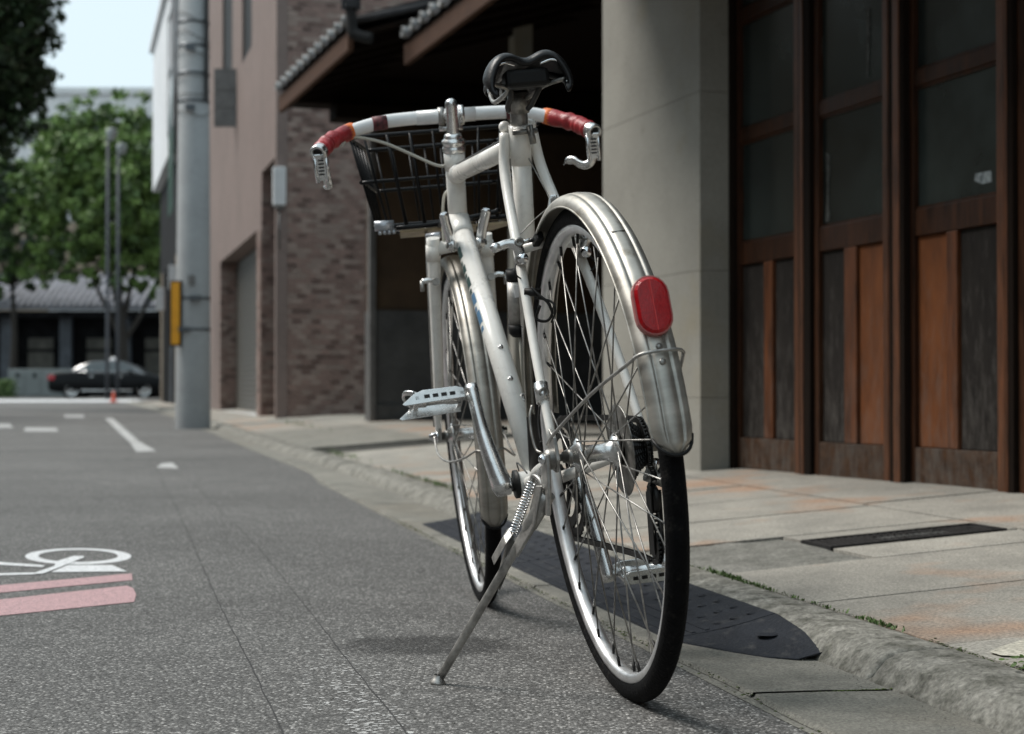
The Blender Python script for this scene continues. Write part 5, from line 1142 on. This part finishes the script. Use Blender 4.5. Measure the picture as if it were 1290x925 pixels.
# cable hanger of the rear brake and straddle wire
yk = MB().prism([(.213, -.016, .690), (.213, -.036, .690), (.213, -.033, .712), (.213, -.022, .712)], (-.006, 0, 0)).obj('straddle_yoke', 'alu', bike, None, .002)
MB().cyl((.206, -.027, .703), (.202, -.027, .703), .0055, 6).obj('yoke_bolt', 'steel', yk)
cable([(.213, -.016, .692), (.20, .010, .675), (.19, .040, .652), (.185, .062, .636)], .0009, 'steel')
cable([(.213, -.032, .692), (.19, -.052, .665), (.18, -.066, .640)], .0009, 'steel')
# frame-side cable under the down tube, and top tube housing
cable([TT0+V((-.01, .0, .0165)), (TT0+TT1)/2+V((0, .004, .0165)), TT1+V((.03, .006, .0165))], .0018, 'cable_dark')
cable([DT0+V((-.06, -.015, -.085)), DT0.lerp(DT1, .5)+V((0, -.0175, -.006)), DT1+V((.02, -.016, .01))], .0008, 'cable_dark')
cable([DT0+V((-.05, .010, -.080)), DT0.lerp(DT1, .5)+V((0, .0095, -.018)), DT1+V((.03, .008, -.014))], .0008, 'cable_dark')
# decal: worn letter blocks along the left flank of the down tube
dn = (DT1-DT0).normalized(); dside = V((0, 1, 0)); dup = dn.cross(dside).normalized(); 
if dup.z < 0: dup = -dup
LDT = (DT1-DT0).length
def decal(t0, t1, a0, a1, m):
    mb = MB(); n = 5; vs = []
    for i in range(2):
        t = (t0, t1)[i]
        for k in range(n+1):
            a = radians(a0+(a1-a0)*k/n+30); vs.append(DT0+dn*(t*LDT)+(dside*cos(a)+dup*sin(a))*.0192)
    mb.add(vs, [(k, k+1, n+2+k, n+1+k) for k in range(n)]); mb.obj('decal', m, bike)
tt = .14
for k, (wd_, m, hi) in enumerate([(.055, 'decal_dark', 12), (.02, 'decal_dark', -6), (.035, 'decal_dark', 6), (.018, 'decal_dark', -2), (.045, 'decal_dark', 10), (.022, 'decal_dark', 0), (.05, 'decal_blue', 12), (.02, 'decal_blue', -2), (.06, 'decal_blue', 12), (.02, 'decal_blue', 4)]):
    decal(tt, tt+wd_*.8, -38, hi-4, m); tt += wd_
# small bosses
for p, q in ((.57, 0), (.69, 0)):
    c_ = DT0+dn*(p*LDT)+dup*.018; MB().lathe(c_, dup, [(0, .0048), (.002, .0048), (.002, .003), (.005, .0032), (.0055, 0)], 10).obj('bottle_boss', 'alu', bike)
c_ = DT0+dn*(.755*LDT)+dup*.010+V((0, -.016, 0)); MB().lathe(c_, V((-.7, -.2, .6)), [(0, .0095), (.005, .0095), (.005, .006), (.002, .005), (.002, 0)], 14).obj('cable_guide_clamp', 'alu_dull', bike)
# down tube shift levers
for y in (1, -1):
    b_ = DT0+dn*(.115*LDT)+V((0, .0190*y, 0)); sh = MB().lathe(b_, (0, y, 0), [(0, .009), (.004, .0125), (.010, .0125), (.012, .009), (.014, .0095), (.016, .006), (.0165, 0)], 18).obj('shift_lever', 'alu', bike)
    P = smooth([b_+V((0, .008*y, 0)), b_+V((-.012, .012*y, .022)), b_+V((-.022, .018*y, .044)), b_+V((-.030, .021*y, .058))], 5)
    MB().tube(P, [.0045, .0045]+[.0058]*(len(P)-3)+[.0040], 8, flat=1.6, up=(1, 0, 0)).obj('lever_arm', 'chrome', sh)
    MB().tube([b_+V((-.004, .0165*y, 0)), b_+V((-.004, .019*y, 0))], .005, 10).obj('shift_screw', 'steel', sh)
# canister and rod by the seat tube
cn0, cn1 = V((.372, .009, .598)), V((.385, .011, .530))
cn = MB().tube([cn0, cn1], .0145, 20).obj('silver_canister', 'alu_dull', bike)
MB().tube([cn0+(cn0-cn1).normalized()*.018, cn0], [.0152, .0150], 18).obj('band', 'black', cn); MB().tube([cn1, cn1+(cn1-cn0).normalized()*.014, cn1+(cn1-cn0).normalized()*.020], [.0155, .0150, .010], 18).obj('end_cap', 'black', cn)
MB().tube([V((.383, .010, .520)), V((.398, .012, .42))], .0026, 8).obj('rod', 'cable', bike)
MB().box(cn0.lerp(cn1, .25)+V((-.0165, .002, 0)), V((.0008, 0, 0)), V((0, .005, 0)), V((0, 0, .010))).obj('tag', 'off_white', cn)
# seat post and saddle
SP = BB_+ST*.622
MB().tube([ST1-ST*.03, SP], .0133, 20).obj('seat_post', 'alu_dull', bike)
cl = MB().tube([SP-ST*.028, SP+ST*.004], .0165, 18).obj('saddle_clamp', 'steel', bike)
MB().box(SP+ST*.010+V((0, 0, .004)), V((.022, 0, 0)), V((0, .024, 0)), V((0, 0, .008))).obj('clamp_plate', 'grime', cl, None, .002)
for y in (1, -1): MB().tube([SP+V((0, .026*y, .002)), SP+V((0, .020*y, .002))], .010, 6).obj('clamp_bolt', 'steel', cl)
def saddle():
    nu, nv = 22, 20; x0, x1 = .098, .372; vs = []
    base = [(0, -.011), (.010, -.008), (.022, -.0015), (.034, .0), (.046, -.004), (.057, -.014), (.066, -.030), (.071, -.046), (.069, -.056), (.063, -.062), (.056, -.063)]
    for i in range(nu+1):
        u = i/nu; x = x0+(x1-x0)*u
        wf = 1-.72*min(1, max(0, (u-.12)/.55))**.9 if u > .12 else 1-.06*(1-u/.12)**2; dr_ = 1-.70*min(1, u/.40)
        zt = .9120+.012*u-.020*max(0, u-.8)*2+.004*cos(u*5); 
        if u > .93: wf *= sqrt(max(.02, 1-((u-.93)/.07)**2*.9)); zt -= .010*((u-.93)/.07)**2
        if u < .06: zt -= .008*(1-u/.06)**2
        row = []
        for y, z in base: row.append((x+(.012*(1-abs(y)/.07) if u < .15 else 0)*(1-u/.15 if u < .15 else 0)*1.0, y*wf*.93, zt+(z*dr_ if z < -.011 else z*(1-.7*u))))
        full = [(a, -b, c_) for a, b, c_ in row[::-1]]+row[1:]; vs += full; m = len(full)
    f = [(i*m+k, (i+1)*m+k, (i+1)*m+k+1, i*m+k+1) for i in range(nu) for k in range(m-1)]
    mb = MB(); mb.add(vs, f, True); o = mb.obj('saddle', 'saddle', bike); s_ = o.modifiers.new('t', 'SOLIDIFY'); s_.thickness = .0100; s_.offset = -1; q = o.modifiers.new('s', 'SUBSURF'); q.levels = q.render_levels = 1; return o
sd_ = saddle(); sd_.location = (0, .011, -.004)
for y in (1, -1):
    MB().tube(smooth([(.118, .055*y, .872), (.135, .030*y, .868), (.17, .0225*y, .866), (.26, .0215*y, .868), (.32, .014*y, .888), (.358, .004*y, .900)], 6), .0036, 10).obj('saddle_rail', 'steel', sd_)
    MB().tube(smooth([(.108, .060*y, .864), (.106, .0585*y, .876), (.106, .050*y, .890), (.108, .036*y, .8985), (.112, .018*y, .8945)], 6), .0017, 8).obj('edge_wire', 'chrome', sd_)
    MB().box((.112, .057*y, .863), V((.006, 0, 0)), V((0, .005, 0)), V((0, 0, .004))).obj('rail_socket', 'alu', sd_, None, .001)
    MB().tube(smooth([(.135, .028*y, .88), (.15, .020*y, .862), (.19, .018*y, .850), (.205, .015*y, .846)], 5), .0042, 8).obj('rail_bracket', 'grime', sd_)
MB().box((.135, 0, .878), V((.018, 0, 0)), V((0, .032, 0)), V((0, 0, .013))).obj('tool_pocket', 'black', sd_, None, .006)
# cantilever brakes at the rear
for y in (1, -1):
    b_ = V((.155, .047*y, .618)); br = MB().tube([b_, b_+V((-.024, 0, 0))], .0085, 14).obj('brake_arm', 'alu_dull', bike)
    MB().lathe(b_+V((-.024, 0, 0)), (-1, 0, 0), [(0, .0085), (.004, .0075), (.006, .0055), (.0065, 0)], 12).obj('pivot_cap', 'chrome', br)
    P = smooth([b_+V((-.012, 0, .002)), b_+V((-.014, .004*y, .018)), b_+V((-.014, .016*y, .024)), b_+V((-.014, .036*y, .020))], 5)
    MB().tube(P, [.008]*(len(P)-6)+[.0065]*6, 12).obj('brake_arm_upper', 'alu', br)
    MB().lathe(b_+V((-.014, .036*y, .020)), (-1, 0, 0), [(-.006, .007), (.006, .007), (.008, .004), (.008, 0)], 10).obj('cable_anchor', 'alu', br)
    MB().lathe(b_+V((-.016, .002*y, .024)), (-1, 0, 0), [(-.004, .007), (.008, .007), (.008, .0035), (.005, .003), (.005, 0)], 10).obj('pad_clamp', 'steel', br)
    MB().tube([b_+V((-.012, 0, .024)), b_+V((-.012, -.020*y, .026))], .0035, 8).obj('pad_post', 'alu', br)
    q = b_+V((-.012, -.026*y, .024)); MB().box(q, V((.024, 0, -.006)), V((0, .0055, 0)), V((.003, 0, .006))).obj('brake_pad', 'black', br, None, .002)
    MB().tube(smooth([b_+V((-.01, .008*y, -.006)), b_+V((-.02, .014*y, -.018)), b_+V((-.016, .004*y, -.028)), b_+V((-.004, -.004*y, -.018))], 5), .0012, 6).obj('return_spring', 'grime', br)
# mud and wire clutter on the left stay: rubber strap and cable loop
cable([(.12, .042, .575), (.11, .034, .562), (.105, .024, .55), (.105, .020, .535), (.11, .028, .525), (.12, .040, .53), (.115, .034, .548)], .0022, 'grime', name='strap')
cable([(.118, .040, .560), (.105, .020, .552), (.100, .016, .538), (.108, .022, .522)], .0016, 'grime', name='strap')
MB().tube([V((.125, .052, .57)), V((.118, .030, .566))], .006, 10).obj('strap_knob', 'grime', bike)
# front brake
for y in (1, -1):
    b_ = A(.335, .052*y, -.022); br = MB().tube(SL([b_, b_+V((-.018, 0, 0))]), .007, 12).obj('front_brake_arm', 'alu_dull', bike)
    MB().tube(SL(smooth([b_+V((-.01, 0, 0)), b_+V((-.012, .012*y, .004)), b_+V((-.012, .026*y, .002))], 4)), .005, 10).obj('brake_arm_upper', 'alu', br)
    MB().tube(SL([b_+V((-.012, .026*y, .004)), b_+V((-.012, .027*y, -.016))]), .004, 8).obj('cable_anchor', 'alu_dull', br)
cable([(.90, .058, .719), (.90, .0565, .68), (.90, .059, .655)], .0010, 'steel', True); cable([(.90, .060, .65), (.905, .054, .60), (.91, .052, .566)], .0022, 'alu', True)
# cranks, chainrings, chain, pedals
ang = 1.1582; cv = V((cos(ang), 0, sin(ang))); cn_ = V((-cv.z, 0, cv.x))
for y, sg in ((1, 1), (-1, -1)):
    b_ = BB_+V((0, .060*y, 0)); e_ = BB_+cv*(.170*sg)+V((0, .078*y, 0)); N = 10
    P = [b_.lerp(e_, i/N)+V((0, .004*sin(pi*i/N)*y, 0)) for i in range(N+1)]
    ck = MB().tube([P[0]-(P[1]-P[0]).normalized()*.012]+P+[P[-1]+(P[-1]-P[-2]).normalized()*.010], [.0165, .0200]+[.0192-.0074*min(1, i/7) for i in range(1, N)]+[.0130, .0125, .010], 14, flat=.9, up=cn_).obj('crank', 'alu', bike, None)
    MB().lathe(b_+V((0, -.012*y, 0)), (0, y, 0), [(0, .015), (.020, .0165), (.024, .012), (.024, .008), (.018, .007), (.018, 0)], 18).obj('crank_cap', 'alu', ck)
    # pedal: axle, body, two cage plates, bridges, toe clip bracket
    pc = e_+V((0, 0, -.008 if y > 0 else 0)); pd = MB().tube([pc+V((0, .006*y, 0)), pc+V((0, .020*y, 0)), pc+V((0, .022*y, 0)), pc+V((0, .038*y, 0)), pc+V((0, .050*y, 0)), pc+V((0, .078*y, 0)), pc+V((0, .080*y, 0)), pc+V((0, .094*y, 0)), pc+V((0, .098*y, 0))], [.0055, .0055, .0095, .0095, .0070, .0070, .0090, .0085, .005], 14).obj('pedal', 'alu', bike)
    th = radians(-24 if y > 0 else 10); pf = V((cos(th), 0, sin(th))); pu = V((-sin(th), 0, cos(th)))
    for q in (-.030, .030):
        c_ = pc+pf*q; z0 = -.010
        pl = [c_+V((0, .018*y, 0))+pu*-.012, c_+V((0, .018*y, 0))+pu*.004, c_+V((0, .030*y, 0))+pu*.009, c_+V((0, .085*y, 0))+pu*.009, c_+V((0, .100*y, 0))+pu*.004, c_+V((0, .122*y, 0))+pu*-.012, c_+V((0, .118*y, 0))+pu*-.015]
        MB().prism(pl, pf*.0022).obj('cage_plate', 'alu', pd, None, .0008)
        for k in range(4): MB().box(c_+V((0, (.038+.014*k)*y, 0))+pu*(-.003)+pf*(-.0006 if q < 0 else .0028), V((0, .0045, 0)), pu*.0028, pf*.0006).obj('cage_slot', 'grime', pd)
    for k in (.022, .096):
        MB().box(pc+V((0, k*y, 0))-pu*.004, pf*.030, V((0, .004, 0)), pu*.004).obj('cage_bridge', 'alu', pd, None, .001)
    P = smooth([pc-pf*.029+V((0, .100*y, 0))+pu*.005, pc-pf*.012+V((0, .112*y, 0))+pu*.014, pc+pf*.012+V((0, .112*y, 0))+pu*.014, pc+pf*.029+V((0, .100*y, 0))+pu*.005], 5)
    MB().tube(P, .0045, 8, flat=.5).obj('outer_guard', 'alu', pd)
    MB().tube([pc+V((0, .105*y, 0))+pu*.0, pc+V((0, .090*y, 0))+pu*.012], [.005, .010], 10).obj('dust_cap', 'alu', pd)
    if y < 0: MB().tube([pc-pf*.034+V((0, -.092, -.002)), pc-pf*.036+V((0, -.106, -.010))], [.0065, .004], 12).obj('pedal_end', 'brass', pd)
for r, y in ((.098, -.049), (.080, -.043)):
    n = 48; out = [(r+(.0025 if k % 2 else -.002))*1. for k in range(n*2)]; vs = []
    for off in (0, -.0025):
        for k in range(2*n): a = pi*k/n; vs.append(BB_+V((out[k]*cos(a), y+off, out[k]*sin(a))))
        for k in range(2*n): a = pi*k/n; vs.append(BB_+V(((r-.016)*cos(a), y+off, (r-.016)*sin(a))))
    m = 2*n; f = []
    for k in range(m):
        j = (k+1) % m; f += [(k, j, m+j, m+k), (2*m+k, 3*m+k, 3*m+j, 2*m+j), (k, 2*m+k, 2*m+j, j), (m+k, m+j, 3*m+j, 3*m+k)]
    cr_ = MB().add(vs, f).obj('chainring', 'grime', bike)
for k in range(5):
    a = ang+2*pi*k/5+.3; d_ = V((cos(a), 0, sin(a))); MB().tube([BB_+V((0, -.052, 0))+d_*.012, BB_+V((0, -.050, 0))+d_*.070], [.008, .006], 8, flat=.5).obj('spider_arm', 'grime', bike)
# chain: lower run, derailleur loop, upper run
def chain(path, closed=False):
    P = smooth(path, 10); pitch = .0127/2; tot = 0; out = [P[0]]
    for a, b in zip(P[:-1], P[1:]):
        L = (b-a).length
        while tot+L >= pitch*len(out): t = (pitch*len(out)-tot)/L; out.append(a.lerp(b, min(1, t)))
        tot += L
    me = {}
    for a, b in zip(out[::2], out[1::2]): 
        d = (b-a).normalized(); u = V((0, 1, 0)); n_ = d.cross(u)
        mb = MB(); c_ = (a+b)/2
        for s_ in (1, -1): mb.box(c_+u*.0032*s_, d*.0062, u*.0006, n_*.0038)
        mb.tube([a-u*.0035, a+u*.0035], .0022, 6); mb.tube([b-u*.0035, b+u*.0035], .0022, 6)
        mb.obj('chain_link', 'grime', bike)
cl_y = -.046
arc = lambda c_, r, a0, a1, n, y0, y1: [V((c_[0]+r*cos(radians(a0+(a1-a0)*i/n)), y0+(y1-y0)*i/n, c_[1]+r*sin(radians(a0+(a1-a0)*i/n)))) for i in range(n+1)]
J1, J2 = (-.004, .265), (.012, .198)
chain(arc((BB_.x, BB_.z), .098, 265, 350, 6, cl_y, cl_y)); 
chain([V((BB_.x-.012, cl_y, BB_.z-.098)), V((.25, cl_y-.004, .180)), V((.10, cl_y-.012, .180)), V((.03, -.062, .176))])
chain(arc(J2, .022, 280, 150, 4, -.063, -.065)+arc(J1, .020, -60, 70, 4, -.066, -.066)+[V((-.024, -.064, .30))]+arc((0, R0), .038, 220, 90, 5, -.058, -.056)+[V((.12, -.054, .376)), V((.28, -.050, .374)), V((BB_.x-.02, cl_y, BB_.z+.097))])
# rear derailleur
rd = MB().prism([(-.008, -.062, .345), (.012, -.062, .330), (.008, -.062, .292), (-.012, -.062, .290)], (0, -.008, 0)).obj('derailleur', 'steel', bike, None, .002)
MB().tube([V((-.004, -.058, .300)), V((-.004, -.088, .285))], .010, 12).obj('derailleur_body', 'alu_dull', rd)
for y in (-.058, -.072): MB().prism([(J1[0]-.012, y, J1[1]+.012), (J1[0]+.012, y, J1[1]+.010), (J2[0]+.012, y, J2[1]-.012), (J2[0]-.012, y, J2[1]-.010)], (0, -.0015, 0)).obj('cage_plate', 'grime', rd)
for J in (J1, J2): MB().lathe((J[0], -.061, J[1]), (0, -1, 0), [(0, .006), (0, .018), (.003, .019), (.008, .019), (.011, .006)], 12).obj('jockey_wheel', 'grime', rd)
MB().lathe((0, -.067, R0), (0, -1, 0), [(0, .011), (.004, .011), (.004, .0085), (.013, .0085), (.014, .005), (.019, .005), (.019, 0)], 12).obj('axle_nut', 'steel', bike)
MB().tube([V((0, -.071, .30)), V((-.008, -.074, .318))], .005, 10).obj('derailleur_bolt', 'chrome', rd)
cable([(-.008, -.075, .30), (-.03, -.078, .32), (-.03, -.075, .35), (0, -.07, .36), (.05, -.066, .345)], .0022, 'cable_dark')
# left side: axle nut, bracket, side stand with spring
MB().lathe((0, .067, R0), (0, 1, 0), [(0, .0145), (.006, .0145), (.010, .013), (.0135, .008), (.014, 0)], 16).obj('axle_nut', 'steel', bike)
MB().sphere((-.004, .082, .338), .0075, 12).obj('axle_cap', 'chrome', bike)
sk = MB().prism([(-.016, .074, .345), (.016, .074, .345), (.022, .078, .300), (.014, .082, .262), (-.012, .082, .262), (-.018, .078, .300)], (0, .006, 0)).obj('side_stand', 'alu_dull', bike, 'side stand', .002)
leg = [V((.004, .079, .290)).lerp(V((.156, .234, .038)), i/5) for i in range(6)]
LG = smooth(leg, 5); MB().tube(LG, [.0105]*5+[.0070]*2+[.0061]*(len(LG)-7), 14).obj('stand_leg', 'alu_dull', sk)
MB().prism([(.006, .084, .300), (.020, .090, .300), (.036, .104, .255), (.050, .122, .222), (.040, .124, .205), (.018, .098, .245)], (-.010, .004, .004)).obj('stand_bracket', 'alu_dull', sk, None, .002)
MB().prism([(.055, .122, .238), (.050, .136, .226), (.062, .152, .200), (.068, .154, .196), (.064, .142, .214), (.062, .128, .234)], (.012, 0, .010)).obj('stand_hook', 'alu_dull', sk, None, .002)
f_ = leg[-1]+V((.0015, .006, -.010)); fd = V((.05, .25, -1)).normalized(); MB().lathe(f_+V((-.001, -.003, .008)), fd, [(-.006, .007), (0, .0085), (.004, .0115), (.0065, .0115), (.008, .009), (.0085, 0)], 16).obj('stand_foot', 'alu_dull', sk)
p0, p1 = V((.048, .090, .306)), V((.055, .124, .238)); N = 16*19; dv = (p1-p0); L = dv.length; dz = dv.normalized(); u_ = dz.orthogonal().normalized(); v_ = dz.cross(u_)
MB().tube([p0+dv*(i/N)+(u_*cos(2*pi*i/16)+v_*sin(2*pi*i/16))*.0062 for i in range(N+1)], .00125, 5).obj('spring', 'chrome', sk)
MB().tube(smooth([p0, p0+V((-.006, -.002, .008)), p0+V((-.02, -.006, .004)), V((.02, .082, .300))], 4), .0035, 8).obj('spring_arm', 'alu_dull', sk)
MB().prism([(.045, .118, .225), (.060, .128, .232), (.085, .150, .165), (.075, .148, .160)], (.004, 0, .006)).obj('stand_web', 'alu_dull', sk)
# chain-stay end, chrome strut between bottom bracket and dropout on the left
MB().tube([V((.03, .072, .328)), V((.16, .060, .300))], .0050, 10).obj('stand_strut', 'alu', bike)
# clamp on left seat stay and spare bits near the dropout
c_ = V((.045, .061, .425)); cl2 = MB().tube([c_+V((.006, 0, .014)), c_+V((-.006, .002, -.012))], .0098, 14).obj('stay_clamp', 'alu', bike)
MB().lathe(c_+V((-.006, .000, .002)), (-1, .1, 0), [(0, .0075), (.006, .0075), (.006, .004), (.003, .0035), (.003, 0)], 10).obj('clamp_bolt', 'steel', cl2)
cable([(.062, .074, .410), (.058, .080, .395), (.05, .082, .37), (.042, .080, .35), (.03, .076, .345)], .0022, 'steel', name='wire_lock'); cable([(.05, .066, .41), (.045, .072, .385), (.035, .074, .36)], .0018, 'grime', name='wire_lock')
cable([(.30, .055, .305), (.26, .065, .320), (.22, .068, .318), (.19, .066, .308)], .0012, 'cable_dark')

# basket
bk_pts = {}
def Bk(x, y, z): return S((x, y, z))
XB0, XB1 = .952, 1.20; ZT, ZM, ZBt = .926, .838, .752
WT, WM_, WB_ = .184, .166, .147; FT, FM, FBm = .140, .132, .118      # half widths behind and in front
def prof(t, back=True):          # t 0 bottom .. 1 top : half width and z
    wA, wB = (WB_, WT) if back else (FBm, FT); return wA+(wB-wA)*t, ZBt+(ZT-ZBt)*t
def xb(t): return XB0+.018*(1-t)*.6
def xf(t): return XB1+(-.030)*(1-t)
def loop(t): 
    w0, z = prof(t); w1, _ = prof(t, False); a, b = xb(t), xf(t); c_ = .016
    return smooth([(a, -w0+c_, z), (a, 0, z), (a, w0-c_, z), (a+.006, w0-.003, z), (a+c_, w0, z+.001), (b-c_, w1, z+.006), (b-.003, w1-.004, z+.006), (b, w1-c_, z+.006), (b, 0, z+.006), (b, -w1+c_, z+.006), (b-.003, -w1+.004, z+.006), (b-c_, -w1, z+.006), (a+c_, -w0, z+.001), (a+.006, -w0+.003, z), (a, -w0+c_, z)], 3)[:-1]
bk = MB().tube(SL(loop(1.0)), .0042, 10, closed=True).obj('basket', 'basket', bike, 'black wire front basket')
MB().tube(SL(loop(.50)), .0036, 10, closed=True).obj('basket_rail', 'basket', bk)
MB().tube(SL(loop(.0)), .0046, 10, closed=True).obj('basket_rail', 'basket', bk)
def wire(pts, r=.0024, name='basket_wire'): MB().tube(SL(pts), r, 8).obj(name, 'basket', bk)
for k in range(8):
    q = -1+2*(k+.5)/8; wire([(xb(1)-.003, q*WT*.96, ZT), (xb(.5)-.003, q*WM_*.96, ZM), (xb(0)-.003, q*WB_*.96, ZBt)], .0036 if k in (1, 3, 5, 6) else .0026)
    wire([(xf(1), q*FT*.96, ZT+.006), (xf(0), q*FBm*.96, ZBt+.006)], .0022)
    wire([(xb(0), q*WB_*.96, ZBt), (xf(0), q*FBm*.96, ZBt+.004)], .0022)
for k in range(5):
    q = (k+.5)/5
    for y in (1, -1):
        f0 = lambda t: (xb(t)+(xf(t)-xb(t))*q, y*(prof(t)[0]*(1-q)+prof(t, False)[0]*q), prof(t)[1]+.006*q); wire([f0(1), f0(.5), f0(0)], .0026)
for k in range(4):
    x = XB0+.04+k*.05; q = (x-xb(0))/(xf(0)-xb(0)); wq = WB_*(1-q)+FBm*q; wire([(x, -wq, ZBt+.003), (x, wq, ZBt+.003)], .0022)
MB().tube(SL([(XB0+.006, WB_+.003, ZBt+.002), (XB0+.006, WB_-.034, ZBt+.001)]), .0100, 14, flat=.7).obj('bracket_sleeve', 'basket_metal', bk)
for k in range(4): MB().sphere(S((XB0+.004, WB_-.006-.009*k, ZBt-.012)), .0042, 8).obj('bracket_screw', 'basket_metal', bk)
MB().prism(SL([(XB0+.012, WB_-.045, ZBt-.014), (XB0+.012, -WB_+.02, ZBt-.014), (XB1-.05, -FBm+.02, ZBt-.010), (XB1-.05, FBm-.03, ZBt-.010)]), SD((0, 0, .005))).obj('base_board', 'rattan', bk, 'pale board under the basket', .001)
MB().tube(SL(smooth([(XB0-.004, .110, ZBt-.006), (XB0-.004, .02, ZBt-.004), (XB0-.004, -.075, ZBt+.008), (XB0-.004, -.088, ZBt+.012), (XB0+.01, -.094, ZBt+.012)], 4)), .0046, 10).obj('carrier_rod', 'basket', bk)
MB().box(S((XB0-.03, 0, ZBt-.008)), SD((.05, 0, 0)), SD((0, .03, 0)), SD((0, 0, .0025))).obj('carrier_bracket', 'grime', bk, None, .001)
MB().tube(SL([(XB0-.06, .030, ZBt-.030), (XB0-.04, .056, ZBt-.030)]), .006, 10).obj('carrier_arm', 'basket_metal', bk)
for y in (1, -1): MB().tube(SL([(XB0+.02, .05*y, ZBt), (WBX+.01, .064*y, R0+.02)]), .0030, 8).obj('carrier_stay', 'basket' if y < 0 else 'alu_dull', bk)
